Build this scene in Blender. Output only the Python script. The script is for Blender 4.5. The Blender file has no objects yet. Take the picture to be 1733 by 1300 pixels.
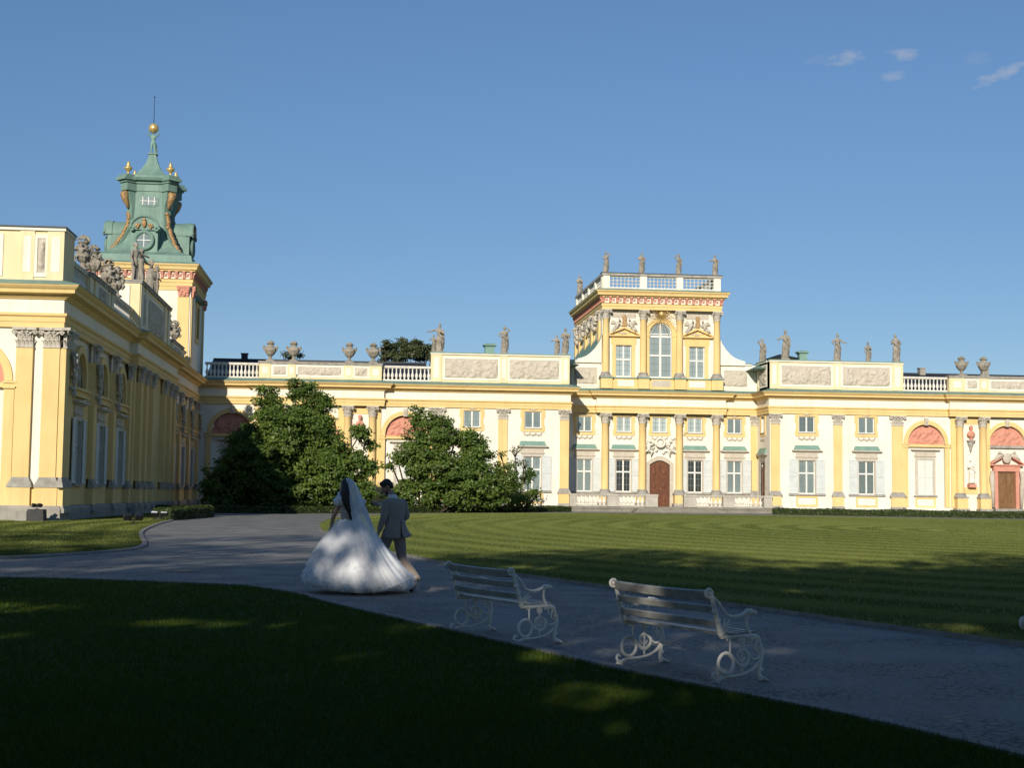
import bpy, math, random
import numpy as np
from mathutils import Vector, Matrix
SC = bpy.context.scene
COL = SC.collection
PI = math.pi
rad = math.radians
# ---------------------------------------------------------------- sun, sky, camera
EYE = 1.63
SUN_EL, SUN_AZ = rad(20.5), rad(18.0)          # azimuth measured from -Y towards -X
S = np.array([-math.sin(SUN_AZ)*math.cos(SUN_EL), -math.cos(SUN_AZ)*math.cos(SUN_EL), math.sin(SUN_EL)])
YAW, PITCH, ROLL = 0.10612, 0.0768, 0.01163

cam = bpy.data.cameras.new('camera'); camo = bpy.data.objects.new('camera', cam); COL.objects.link(camo)
cam.sensor_width = 36; cam.lens = 50.0; cam.clip_start = .1; cam.clip_end = 5000
fw = Vector((math.sin(YAW)*math.cos(PITCH), math.cos(YAW)*math.cos(PITCH), math.sin(PITCH)))
rt = Vector((math.cos(YAW), -math.sin(YAW), 0)); up = rt.cross(fw)
c_, s_ = math.cos(ROLL), math.sin(ROLL)
r2 = c_*rt + s_*up; u2 = -s_*rt + c_*up
M4 = Matrix((r2, u2, -fw)).transposed().to_4x4(); M4.translation = (0, 0, EYE)
camo.matrix_world = M4
SC.camera = camo

sun = bpy.data.lights.new('sun', 'SUN'); suno = bpy.data.objects.new('sun', sun); COL.objects.link(suno)
sun.energy = 5.0; sun.angle = rad(.53); sun.color = (1, .925, .80)
suno.rotation_euler = Vector(S).to_track_quat('Z', 'Y').to_euler()

# ---------------------------------------------------------------- node helpers
def nd(nt, t, **kw):
    n = nt.nodes.new(t)
    for k, v in kw.items():
        if hasattr(n, k): setattr(n, k, v)
        else: n.inputs[k.replace('_', ' ')].default_value = v
    return n
def mathn(nt, op, a, b=None, clamp=False):
    n = nt.nodes.new('ShaderNodeMath'); n.operation = op; n.use_clamp = clamp
    for i, x in enumerate((a, b)):
        if x is None: continue
        if isinstance(x, (int, float)): n.inputs[i].default_value = x
        else: nt.links.new(x, n.inputs[i])
    return n.outputs[0]
def mixc(nt, f, a, b):
    n = nt.nodes.new('ShaderNodeMix'); n.data_type = 'RGBA'
    for i, x in ((0, f), (6, a), (7, b)):
        if isinstance(x, (int, float)): n.inputs[i].default_value = x
        elif isinstance(x, tuple): n.inputs[i].default_value = (*x, 1)
        else: nt.links.new(x, n.inputs[i])
    return n.outputs[2]
def noise(nt, vec, scale, detail=4, rough=.55):
    n = nt.nodes.new('ShaderNodeTexNoise'); n.inputs['Scale'].default_value = scale
    n.inputs['Detail'].default_value = detail; n.inputs['Roughness'].default_value = rough
    nt.links.new(vec, n.inputs['Vector']); return n.outputs['Fac']
def ramp(nt, x, lo, hi):
    n = nt.nodes.new('ShaderNodeMapRange'); n.clamp = True
    n.inputs[1].default_value = lo; n.inputs[2].default_value = hi
    nt.links.new(x, n.inputs[0]); return n.outputs[0]
def scalev(nt, vec, s):
    n = nt.nodes.new('ShaderNodeVectorMath'); n.operation = 'MULTIPLY'
    nt.links.new(vec, n.inputs[0]); n.inputs[1].default_value = s; return n.outputs[0]
def newmat(name):
    m = bpy.data.materials.new(name); m.use_nodes = True
    nt = m.node_tree; b = nt.nodes['Principled BSDF']
    pos = nt.nodes.new('ShaderNodeNewGeometry').outputs['Position']
    return m, nt, b, pos
def bump(nt, b, h, strength, dist):
    n = nt.nodes.new('ShaderNodeBump'); n.inputs['Strength'].default_value = strength; n.inputs['Distance'].default_value = dist
    nt.links.new(h, n.inputs['Height']); nt.links.new(n.outputs[0], b.inputs['Normal'])
def mat(name, c1, c2=None, rough=.8, scale=1.5, stretch=(1, 1, 1), lo=.35, hi=.7, metal=0, bscale=None, bstr=.3, bdist=.02, spec=.3, c3=None):
    m, nt, b, pos = newmat(name)
    if c2 is None: c2 = tuple(x*.82 for x in c1)
    v = scalev(nt, pos, stretch)
    col = mixc(nt, ramp(nt, noise(nt, v, scale, 6), lo, hi), c1, c2)
    if c3 is not None:   # grime streaks, running down
        v3 = scalev(nt, pos, (2.2, 2.2, .25))
        col = mixc(nt, mathn(nt, 'MULTIPLY', ramp(nt, noise(nt, v3, 1.1, 5, .65), .5, .78), .6), col, c3)
    nt.links.new(col, b.inputs['Base Color'])
    b.inputs['Roughness'].default_value = rough; b.inputs['Metallic'].default_value = metal
    b.inputs['Specular IOR Level'].default_value = spec
    if bscale: bump(nt, b, noise(nt, pos, bscale, 5), bstr, bdist)
    return m
M = {}
M['cream'] = mat('cream_stucco', (.80, .755, .645), (.74, .685, .56), .9, .5, c3=(.58, .52, .40), bscale=6, bstr=.12)
M['yellow'] = mat('yellow_stucco', (.77, .565, .25), (.71, .505, .21), .9, .6, c3=(.58, .40, .17), bscale=6, bstr=.12)
M['paleyellow'] = mat('pale_yellow_stucco', (.77, .65, .40), (.72, .59, .34), .9, .6, c3=(.60, .48, .28), bscale=6, bstr=.12)
M['stone'] = mat('grey_stone', (.42, .39, .34), (.26, .24, .21), .9, 2.5, bscale=12, bstr=.4, c3=(.20, .185, .16))
M['statue'] = mat('statue_stone', (.36, .32, .255), (.21, .185, .15), .92, 2.2, bscale=14, bstr=.45, c3=(.17, .15, .12))
M['relief'] = mat('relief_stone', (.55, .49, .395), (.46, .40, .32), .9, 3, bscale=18, bstr=.3)
M['capital'] = mat('capital_stone', (.58, .525, .435), (.40, .36, .30), .9, 5, bscale=20, bstr=.4)
M['terrace'] = mat('weathered_terrace_stone', (.27, .245, .20), (.19, .17, .14), .9, 1.2, bscale=8, bstr=.4, c3=(.12, .11, .09))
M['rail'] = mat('terrace_rail_stone', (.50, .46, .385), (.40, .365, .30), .9, 1.5, bscale=10, bstr=.3, c3=(.26, .24, .2))
M['plinth'] = mat('plinth_stone', (.36, .33, .28), (.27, .245, .21), .9, 1.2, bscale=8, bstr=.3, c3=(.17, .16, .14))
M['copper'] = mat('verdigris_copper', (.19, .30, .24), (.13, .215, .175), .65, .9, (1, 1, .6), c3=(.085, .14, .115), bscale=3, bstr=.15, spec=.4)
M['copperlight'] = mat('pale_copper', (.20, .325, .26), (.15, .26, .21), .65, 1.4, spec=.4)
M['slate'] = mat('dark_sheet_roof', (.020, .022, .028), (.032, .034, .04), .55, 1, spec=.4)
M['pink'] = mat('terracotta_stucco', (.62, .29, .205), (.53, .23, .16), .9, 2, bscale=14, bstr=.25)
M['gold'] = mat('gilding', (.86, .62, .25), (.66, .43, .14), .3, 6, metal=.55, spec=.6)
M['dullgold'] = mat('worn_gilding', (.48, .31, .14), (.24, .14, .065), .55, 5, metal=.25, bscale=9, bstr=.6, bdist=.05)
M['wood'] = mat('brown_door_wood', (.165, .062, .028), (.10, .038, .018), .6, 3, (1, 1, .2), bscale=10, bstr=.2)
M['woodlight'] = mat('oak_door_wood', (.235, .125, .055), (.16, .08, .035), .6, 3, (1, 1, .2), bscale=10, bstr=.2)
M['white'] = mat('white_paint', (.78, .76, .70), (.72, .69, .62), .55, 3)
M['shutter'] = mat('pale_shutter_paint', (.60, .62, .59), (.53, .55, .52), .6, 2)
M['whitestone'] = mat('white_stucco_ornament', (.78, .74, .65), (.62, .57, .48), .9, 3, bscale=12, bstr=.3)
M['bar'] = mat('lead_glazing_bar', (.20, .23, .23), None, .6, 3)
def glassmat(name, c1, c2, rough=.06):
    m = mat(name, c1, c2, rough, .8, (1, 1, 1), .4, .65, spec=.7)
    nt = m.node_tree; b = nt.nodes['Principled BSDF']; b.inputs['Coat Weight'].default_value = .3; oi = nt.nodes.new('ShaderNodeObjectInfo'); src = b.inputs['Base Color'].links[0].from_socket
    nt.links.new(mixc(nt, oi.outputs['Random'], src, tuple(x*.55 for x in c2)), b.inputs['Base Color'])   # curtains drawn more or less
    m.node_tree.nodes['Principled BSDF'].inputs['Coat Roughness'].default_value = .02
    return m
M['pane'] = glassmat('curtained_glass', (.30, .36, .345), (.19, .245, .245))
M['panedark'] = glassmat('dark_glass', (.012, .013, .015), (.03, .032, .033), .04)
M['panepale'] = glassmat('pale_curtained_glass', (.46, .53, .51), (.36, .43, .42))
M['iron'] = mat('white_cast_iron', (.84, .81, .74), (.64, .60, .52), .5, 9, lo=.4, hi=.75, bscale=40, bstr=.4, bdist=.004, c3=(.15, .11, .07))
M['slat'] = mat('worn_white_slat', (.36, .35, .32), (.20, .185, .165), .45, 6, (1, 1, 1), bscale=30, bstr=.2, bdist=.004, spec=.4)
M['black'] = mat('black_metal', (.012, .012, .013), (.025, .025, .026), .4, 6)
M['lampglass'] = mat('floodlight_glass', (.75, .76, .78), None, .15, 6)
M['kerb'] = mat('kerb_stone', (.28, .265, .24), (.17, .16, .15), .9, 3, bscale=14, bstr=.4, c3=(.1, .1, .08))
M['bark'] = mat('bark', (.06, .045, .032), (.035, .027, .02), .95, 6, (1, 1, .3), bscale=10, bstr=.8, bdist=.05)
M['soil'] = mat('bed_soil', (.045, .035, .025), (.03, .024, .018), .95, 3)

# ---------------------------------------------------------------- mesh builder
class MB:
    def __init__(s, xf=None): s.v = []; s.f = []; s.xf = xf
    def add(s, vs, fs):
        n = len(s.v)
        s.v.extend([s.xf(p) for p in vs] if s.xf else [tuple(p) for p in vs])
        s.f.extend([tuple(i+n for i in f) for f in fs]); return s
    def box(s, x0, x1, y0, y1, z0, z1):
        return s.add([(x0,y0,z0),(x1,y0,z0),(x1,y1,z0),(x0,y1,z0),(x0,y0,z1),(x1,y0,z1),(x1,y1,z1),(x0,y1,z1)],
                     [(0,3,2,1),(4,5,6,7),(0,1,5,4),(1,2,6,5),(2,3,7,6),(3,0,4,7)])
    def taper(s, x0, x1, y0, y1, z0, z1, ix, iy0, iy1=0):   # box whose top is drawn in by ix, iy
        return s.add([(x0,y0,z0),(x1,y0,z0),(x1,y1,z0),(x0,y1,z0),(x0+ix,y0+iy0,z1),(x1-ix,y0+iy0,z1),(x1-ix,y1-iy1,z1),(x0+ix,y1-iy1,z1)],
                     [(0,3,2,1),(4,5,6,7),(0,1,5,4),(1,2,6,5),(2,3,7,6),(3,0,4,7)])
    def exy(s, pts, y0, y1):                                 # polygon in xz, extruded along y
        n = len(pts)
        vs = [(x, y0, z) for x, z in pts] + [(x, y1, z) for x, z in pts]
        fs = [tuple(range(n)), tuple(range(2*n-1, n-1, -1))] + [(i, n+i, n+(i+1) % n, (i+1) % n) for i in range(n)]
        return s.add(vs, fs)
    def exz(s, pts, z0, z1):
        n = len(pts)
        vs = [(x, y, z0) for x, y in pts] + [(x, y, z1) for x, y in pts]
        fs = [tuple(range(n-1, -1, -1)), tuple(range(n, 2*n))] + [(i, (i+1) % n, n+(i+1) % n, n+i) for i in range(n)]
        return s.add(vs, fs)
    def lathe(s, cx, cy, prof, n=16, sx=1, sy=1, fold=0, nf=0, ph=0):
        vs = []; fs = []; m = len(prof)
        for (r, z) in prof:
            for k in range(n):
                a = 2*PI*k/n; q = r*(1+fold*math.sin(nf*a+ph+z*3))
                vs.append((cx+q*sx*math.cos(a), cy+q*sy*math.sin(a), z))
        for i in range(m-1):
            for k in range(n):
                k2 = (k+1) % n; fs.append((i*n+k, i*n+k2, (i+1)*n+k2, (i+1)*n+k))
        fs.append(tuple(range(n-1, -1, -1))); fs.append(tuple(range((m-1)*n, m*n)))
        return s.add(vs, fs)
    def sq(s, cx, cy, prof, sy=1):                                 # square 'lathe'
        vs = []; fs = []
        for h, z in prof: vs += [(cx-h,cy-h*sy,z),(cx+h,cy-h*sy,z),(cx+h,cy+h*sy,z),(cx-h,cy+h*sy,z)]
        for i in range(len(prof)-1):
            for k in range(4): k2 = (k+1) % 4; fs.append((i*4+k, i*4+k2, i*4+4+k2, i*4+4+k))
        m = len(prof)*4
        fs += [(3,2,1,0), (m-4,m-3,m-2,m-1)]
        return s.add(vs, fs)
    def ball(s, c, r, nu=10, nv=7):
        if isinstance(r, (int, float)): r = (r, r, r)
        prof = [(math.sin(PI*i/nv), -math.cos(PI*i/nv)) for i in range(nv+1)]
        vs = []; fs = []
        for q, z in prof:
            q = max(q, .02)
            for k in range(nu):
                a = 2*PI*k/nu; vs.append((c[0]+r[0]*q*math.cos(a), c[1]+r[1]*q*math.sin(a), c[2]+r[2]*z))
        for i in range(nv):
            for k in range(nu): k2 = (k+1) % nu; fs.append((i*nu+k, i*nu+k2, (i+1)*nu+k2, (i+1)*nu+k))
        fs.append(tuple(range(nu-1, -1, -1))); fs.append(tuple(range(nv*nu, nv*nu+nu)))
        return s.add(vs, fs)
    def tube(s, pts, r, n=8, closed=False, flat=None):
        pts = [Vector([float(c) for c in p]) for p in pts]; m = len(pts)
        rr = [float(r)]*m if isinstance(r, (int, float)) else [float(q) for q in r]
        vs = []; fs = []; prev = None
        for i in range(m):
            if closed: t = pts[(i+1) % m]-pts[(i-1) % m]
            else: t = pts[min(i+1, m-1)]-pts[max(i-1, 0)]
            t.normalize()
            if prev is None:
                a = Vector((0, 0, 1)) if abs(t.z) < .9 else Vector((1, 0, 0))
                u = t.cross(a).normalized()
            else:
                u = (prev-t*prev.dot(t)).normalized()
            prev = u; w = t.cross(u)
            for k in range(n):
                a = 2*PI*k/n; vs.append(tuple(pts[i]+rr[i]*(math.cos(a)*u*(flat or 1)+math.sin(a)*w)))
        for i in range(m if closed else m-1):
            j = (i+1) % m
            for k in range(n): k2 = (k+1) % n; fs.append((i*n+k, i*n+k2, j*n+k2, j*n+k))
        if not closed: fs.append(tuple(range(n-1, -1, -1))); fs.append(tuple(range((m-1)*n, m*n)))
        return s.add(vs, fs)
    def rings(s, rs, n=20, fold=0, nf=7, ph=0):              # stacked ellipses (cx,cy,z,rx,ry[,fold])
        vs = []; fs = []
        for q in rs:
            cx, cy, z, rx, ry = q[:5]; fo = q[5] if len(q) > 5 else fold
            for k in range(n):
                a = 2*PI*k/n; g = 1+fo*math.sin(nf*a+ph)+fo*.6*math.sin((nf+4)*a+2.3*ph+1)
                vs.append((cx+rx*g*math.cos(a), cy+ry*g*math.sin(a), z))
        m = len(rs)
        for i in range(m-1):
            for k in range(n): k2 = (k+1) % n; fs.append((i*n+k, i*n+k2, (i+1)*n+k2, (i+1)*n+k))
        fs.append(tuple(range(n-1, -1, -1))); fs.append(tuple(range((m-1)*n, m*n)))
        return s.add(vs, fs)
    def grid(s, fn, nx, nz):
        vs = [fn(i/nx, j/nz) for j in range(nz+1) for i in range(nx+1)]
        fs = [(j*(nx+1)+i, j*(nx+1)+i+1, (j+1)*(nx+1)+i+1, (j+1)*(nx+1)+i) for j in range(nz) for i in range(nx)]
        return s.add(vs, fs)
    def sweep(s, prof, path, ends=True):                     # profile (out, z) along a plan path; outward = right-hand side
        P = [Vector((x, y)) for x, y in path]; m = len(P); k = len(prof); offs = []
        for i in range(m):
            d0 = (P[i]-P[i-1]).normalized() if i > 0 else None
            d1 = (P[i+1]-P[i]).normalized() if i < m-1 else None
            n0 = Vector((d0.y, -d0.x)) if d0 else None; n1 = Vector((d1.y, -d1.x)) if d1 else None
            if n0 is None: o = n1
            elif n1 is None: o = n0
            else:
                o = n0+n1; q = o.dot(n0); o = o/q if abs(q) > 1e-6 else n0
            offs.append(o)
        vs = [(P[i].x+offs[i].x*o, P[i].y+offs[i].y*o, z) for i in range(m) for o, z in prof]
        fs = [(i*k+j, (i+1)*k+j, (i+1)*k+j+1, i*k+j+1) for i in range(m-1) for j in range(k-1)]
        if ends: fs += [tuple(range(k-1, -1, -1)), tuple(range((m-1)*k, m*k))]
        return s.add(vs, fs)
    def mesh(s, name, m, smooth=False):
        me = bpy.data.meshes.new(name); me.from_pydata(s.v, [], s.f); me.update()
        if m is not None: me.materials.append(m)
        if smooth: me.polygons.foreach_set('use_smooth', [True]*len(me.polygons))
        return me
WL = {}
def wloc(o): return WL.get(o.name, Vector((0, 0, 0))) if o else Vector((0, 0, 0))
def link(name, me, parent=None, loc=(0, 0, 0), rot=0, scale=None):
    o = bpy.data.objects.new(name, me); COL.objects.link(o); o.parent = parent
    o.location = loc; o.rotation_euler = (0, 0, rot)
    if scale is not None: o.scale = scale if isinstance(scale, tuple) else (scale,)*3
    return o
def part(name, mb, m, parent=None, smooth=False):           # mb in world coordinates
    w = wloc(parent)
    if w.length > 0: mb.v = [(x-w.x, y-w.y, z-w.z) for x, y, z in mb.v]
    return link(name, mb.mesh(name, m, smooth), parent)
def loc_part(name, mb, m, parent=None, smooth=False):       # mb in the parent's own coordinates
    return link(name, mb.mesh(name, m, smooth), parent)
def tag(o, label=None, cat=None, group=None, kind=None):
    for k, v in (('label', label), ('category', cat), ('group', group), ('kind', kind)):
        if v: o[k] = v
    return o
def thing(name, loc, label, cat, group=None, rot=0):
    o = bpy.data.objects.new(name, None); COL.objects.link(o); o.location = loc; o.rotation_euler = (0, 0, rot)
    o.empty_display_size = .2; WL[o.name] = Vector(loc)
    return tag(o, label, cat, group)
def copy_tree(o, parent=None):
    c = o.copy(); COL.objects.link(c); c.parent = parent
    for ch in o.children: copy_tree(ch, c)
    return c
CACHE = {}
def place(key, maker, parent, loc, rot=0, scale=None):
    if key not in CACHE:
        o = CACHE[key] = maker(); o.parent = parent
    else: o = copy_tree(CACHE[key], parent)
    w = wloc(parent); o.location = (loc[0]-w.x, loc[1]-w.y, loc[2]-w.z); o.rotation_euler = (0, 0, rot)
    if scale: o.scale = scale
    WL[o.name] = Vector(loc)
    return o
def mesh_once(key, fn):
    if key not in CACHE: CACHE[key] = fn()
    return CACHE[key]
def fuse(mb, voxel, m, name='figure', it=4, disp=0):
    me = mb.mesh(name, m); o = bpy.data.objects.new('tmp', me); COL.objects.link(o)
    r = o.modifiers.new('r', 'REMESH'); r.mode = 'VOXEL'; r.voxel_size = voxel
    if it:
        q = o.modifiers.new('s', 'SMOOTH'); q.iterations = it; q.factor = .5
    bpy.context.view_layer.update()
    dg = bpy.context.evaluated_depsgraph_get()
    out = bpy.data.meshes.new_from_object(o.evaluated_get(dg)); out.name = name
    bpy.data.objects.remove(o); bpy.data.meshes.remove(me)
    if not out.materials: out.materials.append(m)
    out.polygons.foreach_set('use_smooth', [True]*len(out.polygons))
    return out
# frames of reference for facades: local x to the right, -y outwards
class FR:
    def __init__(s, xf, rot): s.xf = xf; s.rot = rot
    def p(s, x, y=0, z=0): return s.xf((x, y, z))
def FRONT(Y): return FR(lambda p: (p[0], Y+p[1], p[2]), 0)
def SIDEP(X): return FR(lambda p: (X-p[1], p[0], p[2]), PI/2)        # faces +X, local x = world Y
def SIDEN(X): return FR(lambda p: (X+p[1], -p[0], p[2]), -PI/2)      # faces -X, local x = -Y
# ================================================================= facade elements
def wall(fr, x0, x1, z0, z1, ops=(), depth=.3, mb=None, noTop=()):
    mb = mb or MB(); mb.xf = fr.xf
    xs = sorted({x0, x1} | {o[0] for o in ops} | {o[1] for o in ops}); zs = sorted({z0, z1} | {o[2] for o in ops} | {o[3] for o in ops})
    xs = [x for x in xs if x0 <= x <= x1]; zs = [z for z in zs if z0 <= z <= z1]
    for i in range(len(xs)-1):
        for j in range(len(zs)-1):
            cx, cz = (xs[i]+xs[i+1])/2, (zs[j]+zs[j+1])/2
            if any(o[0] < cx < o[1] and o[2] < cz < o[3] for o in ops): continue
            mb.add([(xs[i],0,zs[j]),(xs[i+1],0,zs[j]),(xs[i+1],0,zs[j+1]),(xs[i],0,zs[j+1])], [(0,1,2,3)])
    for n, (a, b, c, d) in enumerate(ops):
        mb.add([(a,0,c),(a,depth,c),(a,depth,d),(a,0,d)], [(0,1,2,3)])
        mb.add([(b,0,c),(b,depth,c),(b,depth,d),(b,0,d)], [(3,2,1,0)])
        mb.add([(a,0,c),(b,0,c),(b,depth,c),(a,depth,c)], [(3,2,1,0)])
        if n not in noTop: mb.add([(a,0,d),(b,0,d),(b,depth,d),(a,depth,d)], [(0,1,2,3)])
    return mb
def arcpts(xc, zc, r, n=24, a0=0, a1=PI): return [(xc-r*math.cos(a0+(a1-a0)*i/n), zc+r*math.sin(a0+(a1-a0)*i/n)) for i in range(n+1)]
def spandrel(mb, xc, zc, r, ztop, depth):
    P = arcpts(xc, zc, r)
    for (xa, za), (xb, zb) in zip(P, P[1:]):
        mb.add([(xa,0,za),(xb,0,zb),(xb,0,ztop),(xa,0,ztop)], [(0,1,2,3)])
        mb.add([(xa,0,za),(xb,0,zb),(xb,depth,zb),(xa,depth,za)], [(3,2,1,0)])
def arcring(mb, xc, zc, r0, r1, y0, y1, n=24):
    A = arcpts(xc, zc, r0, n); B = arcpts(xc, zc, r1, n)
    for i in range(n):
        q = [A[i], A[i+1], B[i+1], B[i]]
        mb.exy(q, y0, y1)
def relief(fr, x0, x1, z0, z1, seed, y=0, dep=.2, nfig=None, res=11):
    rn = random.Random(seed); w, h = x1-x0, z1-z0; nx, nz = max(8, int(w*res)), max(8, int(h*res*1.15))
    X, Z = np.meshgrid(np.linspace(0, w, nx+1), np.linspace(0, h, nz+1)); H = np.zeros_like(X)
    for k in range(nfig or int(w*3.2)+2):
        cx = rn.uniform(.12, w-.12); cz = h*rn.uniform(.2, .6); s = h*rn.uniform(.75, 1.1)
        for j in range(7):
            a = rn.uniform(-1.3, 1.3)+(PI/2 if j < 3 else 0); l = s*rn.uniform(.12, .26); t = s*rn.uniform(.035, .07)
            ox, oz = cx+rn.uniform(-.2, .2)*s, cz+rn.uniform(-.3, .3)*s
            u = (X-ox)*math.cos(a)+(Z-oz)*math.sin(a); v = -(X-ox)*math.sin(a)+(Z-oz)*math.cos(a)
            H = np.maximum(H, rn.uniform(.5, 1)*np.exp(-(u/l)**4-(v/t)**2))
        hx, hz = cx+rn.uniform(-.1, .1)*s, cz+.33*s
        H = np.maximum(H, 1.0*np.exp(-(((X-hx)**2+(Z-hz)**2)/(.06*s)**2)))
    e = np.minimum(np.minimum(X, w-X), np.minimum(Z, h-Z)); H *= np.clip(e/.1, 0, 1)
    mb = MB(fr.xf)
    vs = [(x0+X[j, i], y-dep*H[j, i], z0+Z[j, i]) for j in range(nz+1) for i in range(nx+1)]
    fs = [(j*(nx+1)+i, j*(nx+1)+i+1, (j+1)*(nx+1)+i+1, (j+1)*(nx+1)+i) for j in range(nz) for i in range(nx)]
    return mb.add(vs, fs)
def frame_boxes(mb, x0, x1, z0, z1, t, y0, y1):
    mb.box(x0, x0+t, y0, y1, z0, z1); mb.box(x1-t, x1, y0, y1, z0, z1)
    mb.box(x0+t, x1-t, y0, y1, z1-t, z1); mb.box(x0+t, x1-t, y0, y1, z0, z0+t)
# ---- capitals, bases, shafts
def capital_mesh(flat=True):
    mb = MB(); rn = random.Random(3)
    w = .43
    if flat:
        for z0, z1, a, b in ((0, .06, w+.03, .2), (.06, .85, w-.03, .14)): mb.box(-a, a, -b, .02, z0, z1)
    else:
        mb.lathe(0, 0, [(w+.0, 0), (w+.02, .06), (w-.08, .08), (w-.08, .6), (w+.08, .88)], 16)
    def leaf(x, y, z, ang, h, wd, out):
        ca, sa = math.cos(ang), math.sin(ang); L = []
        for t in (0, .35, .7, .9, 1.0, .93):
            o = out*(t**2.2) if t < 1 else out
            zz = z+h*t
            L.append((o, zz))
        L[-1] = (out*1.12, z+h*.86)
        vs = []
        for i, (o, zz) in enumerate(L):
            q = wd*(1, 1.05, 1.0, .85, .55, .3)[i]
            for sx in (-q, 0, q):
                oo = o+(.03 if sx == 0 else 0)
                vs.append((x+ca*sx+sa*oo, y+sa*sx-ca*oo, zz))
        fs = [(i*3+k, i*3+k+1, i*3+k+4, i*3+k+3) for i in range(len(L)-1) for k in range(2)]
        mb.add(vs, fs)
    if flat:
        for k in range(4): leaf(-.33+.22*k, -.15, .05, 0, .34, .1, .13)
        for k in range(3): leaf(-.22+.22*k, -.14, .3, 0, .36, .11, .16)
        for sx in (-1, 1): leaf(sx*.42, -.07, .05, sx*PI/2, .34, .08, .1)
    else:
        for k in range(8):
            a = k*PI/4; leaf(math.sin(a)*w*.85, -math.cos(a)*w*.85, .05, a, .34, .13, .13)
            a += PI/8; leaf(math.sin(a)*w*.85, -math.cos(a)*w*.85, .3, a, .36, .13, .15)
    ys = (-.26,) if flat else (-.42, .42)
    for y in ys:
        for sx in (-1, 1):
            mb.tube([(sx*(.56+.1*math.cos(t)*q), y-.02, .72+.1*math.sin(t)*q) for t, q in [(k*.7, 1-k*.07) for k in range(10)]], .05, 6)
            mb.tube([(sx*(.12+.07*math.cos(t)*q), y-.05, .74+.07*math.sin(t)*q) for t, q in [(k*.7, 1-k*.07) for k in range(9)]], .035, 5)
            mb.tube([(sx*.1, y+.06, .5), (sx*.25, y, .66), (sx*.5, y, .82)], .045, 6)
        mb.ball((0, y-.05, .92), (.1, .07, .09), 8, 5)
    P = [(-.63, -.38), (-.5, -.36), (0, -.27), (.5, -.36), (.63, -.38), (.63, .02), (-.63, .02)] if flat else \
        [(-.62, -.62), (0, -.47), (.62, -.62), (.47, 0), (.62, .62), (0, .47), (-.62, .62), (-.47, 0)]
    mb.exz(P, .86, 1.0)
    return mb.mesh('capital', M['capital'])
def base_mesh(flat=True, pale=False):
    mb = MB()
    if flat:
        for a, b, z0, z1 in ((.65, .30, 0, .12), (.60, .26, .125, .24), (.55, .21, .245, .33), (.5, .18, .335, .42), (.46, .15, .425, .5)): mb.box(-a, a, -b, .02, z0, z1)
    else:
        mb.box(-.6, .6, -.6, .6, 0, .14); mb.lathe(0, 0, [(.58, .14), (.6, .19), (.58, .25), (.5, .27), (.48, .33), (.52, .37), (.51, .42), (.45, .45), (.42, .5)], 20)
    return mb.mesh('base', M['stone'])
def pilaster(fr, parent, x, w=.86, z0=1.65, z1=9.57, dep=.14, dado=True, ped=.75, capw=None, name='pilaster', capscale_h=1.0, mcap=None):
    zc = z1-capscale_h
    mb = MB(fr.xf); mb.box(x-w/2, x+w/2, -dep, .02, z0+.5, zc)
    if dado:
        mb.box(x-w/2-.12, x+w/2+.12, -dep-.1, .02, ped, z0)
    p = part(name, mb, M['yellow'], parent)
    WL[p.name] = wloc(parent)
    wl = wloc(parent)
    c = mesh_once('capf', lambda: capital_mesh(True))
    q = fr.p(x, -dep+.14, zc); s = (w/.86, 1 if capscale_h == 1 else 1, capscale_h)
    o = link('capital', c, p, (q[0]-wl.x, q[1]-wl.y, q[2]-wl.z), fr.rot, s)
    b = mesh_once('basef', lambda: base_mesh(True)); q = fr.p(x, -dep+.15, z0)
    link('base', b, p, (q[0]-wl.x, q[1]-wl.y, q[2]-wl.z), fr.rot, (w/.86, 1, 1))
    if dado:
        m2 = MB(fr.xf); m2.box(x-w/2-.2, x+w/2+.2, -dep-.2, .02, .4, ped-.12); m2.box(x-w/2-.15, x+w/2+.15, -dep-.14, .02, ped-.118, ped)
        part('plinth', m2, M['stone'], p)
    return p
def column(fr, parent, x, y, r=.35, z0=1.65, z1=9.57, ped=.5, caph=1.0, back=True, sq_ped=True):
    q = fr.p(x, y, 0); zc = z1-caph
    mb = MB(); H = zc-z0-.5
    mb.lathe(q[0], q[1], [(r*1.08, z0+.5), (r, z0+.56), (r, z0+.5+H*.35), (r*.96, z0+.5+H*.7), (r*.88, zc-.06), (r*.96, zc-.03), (r*.96, zc)], 24)
    for f in range(len(mb.f)): pass
    p = part('column', mb, M['yellow'], parent, False); p.data.polygons.foreach_set('use_smooth', [len(f.vertices) == 4 for f in p.data.polygons]); WL[p.name] = wloc(parent); wl = wloc(parent)
    c = mesh_once('capr', lambda: capital_mesh(False))
    link('capital', c, p, (q[0]-wl.x, q[1]-wl.y, zc-wl.z), fr.rot, (r/.40, r/.40, caph))
    b = mesh_once('baser', lambda: base_mesh(False))
    link('base', b, p, (q[0]-wl.x, q[1]-wl.y, z0-wl.z), fr.rot, (r/.36, r/.36, 1))
    if ped is not None:
        m2 = MB(fr.xf); m2.box(x-r*1.5, x+r*1.5, y-r*1.5, y+r*1.5, ped+.3, z0-.002); part('pedestal', m2, M['yellow'], p)
        m3 = MB(fr.xf); m3.box(x-r*1.8, x+r*1.8, y-r*1.8, y+r*1.8, ped, ped+.298); part('plinth', m3, M['stone'], p)
    return p
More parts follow.
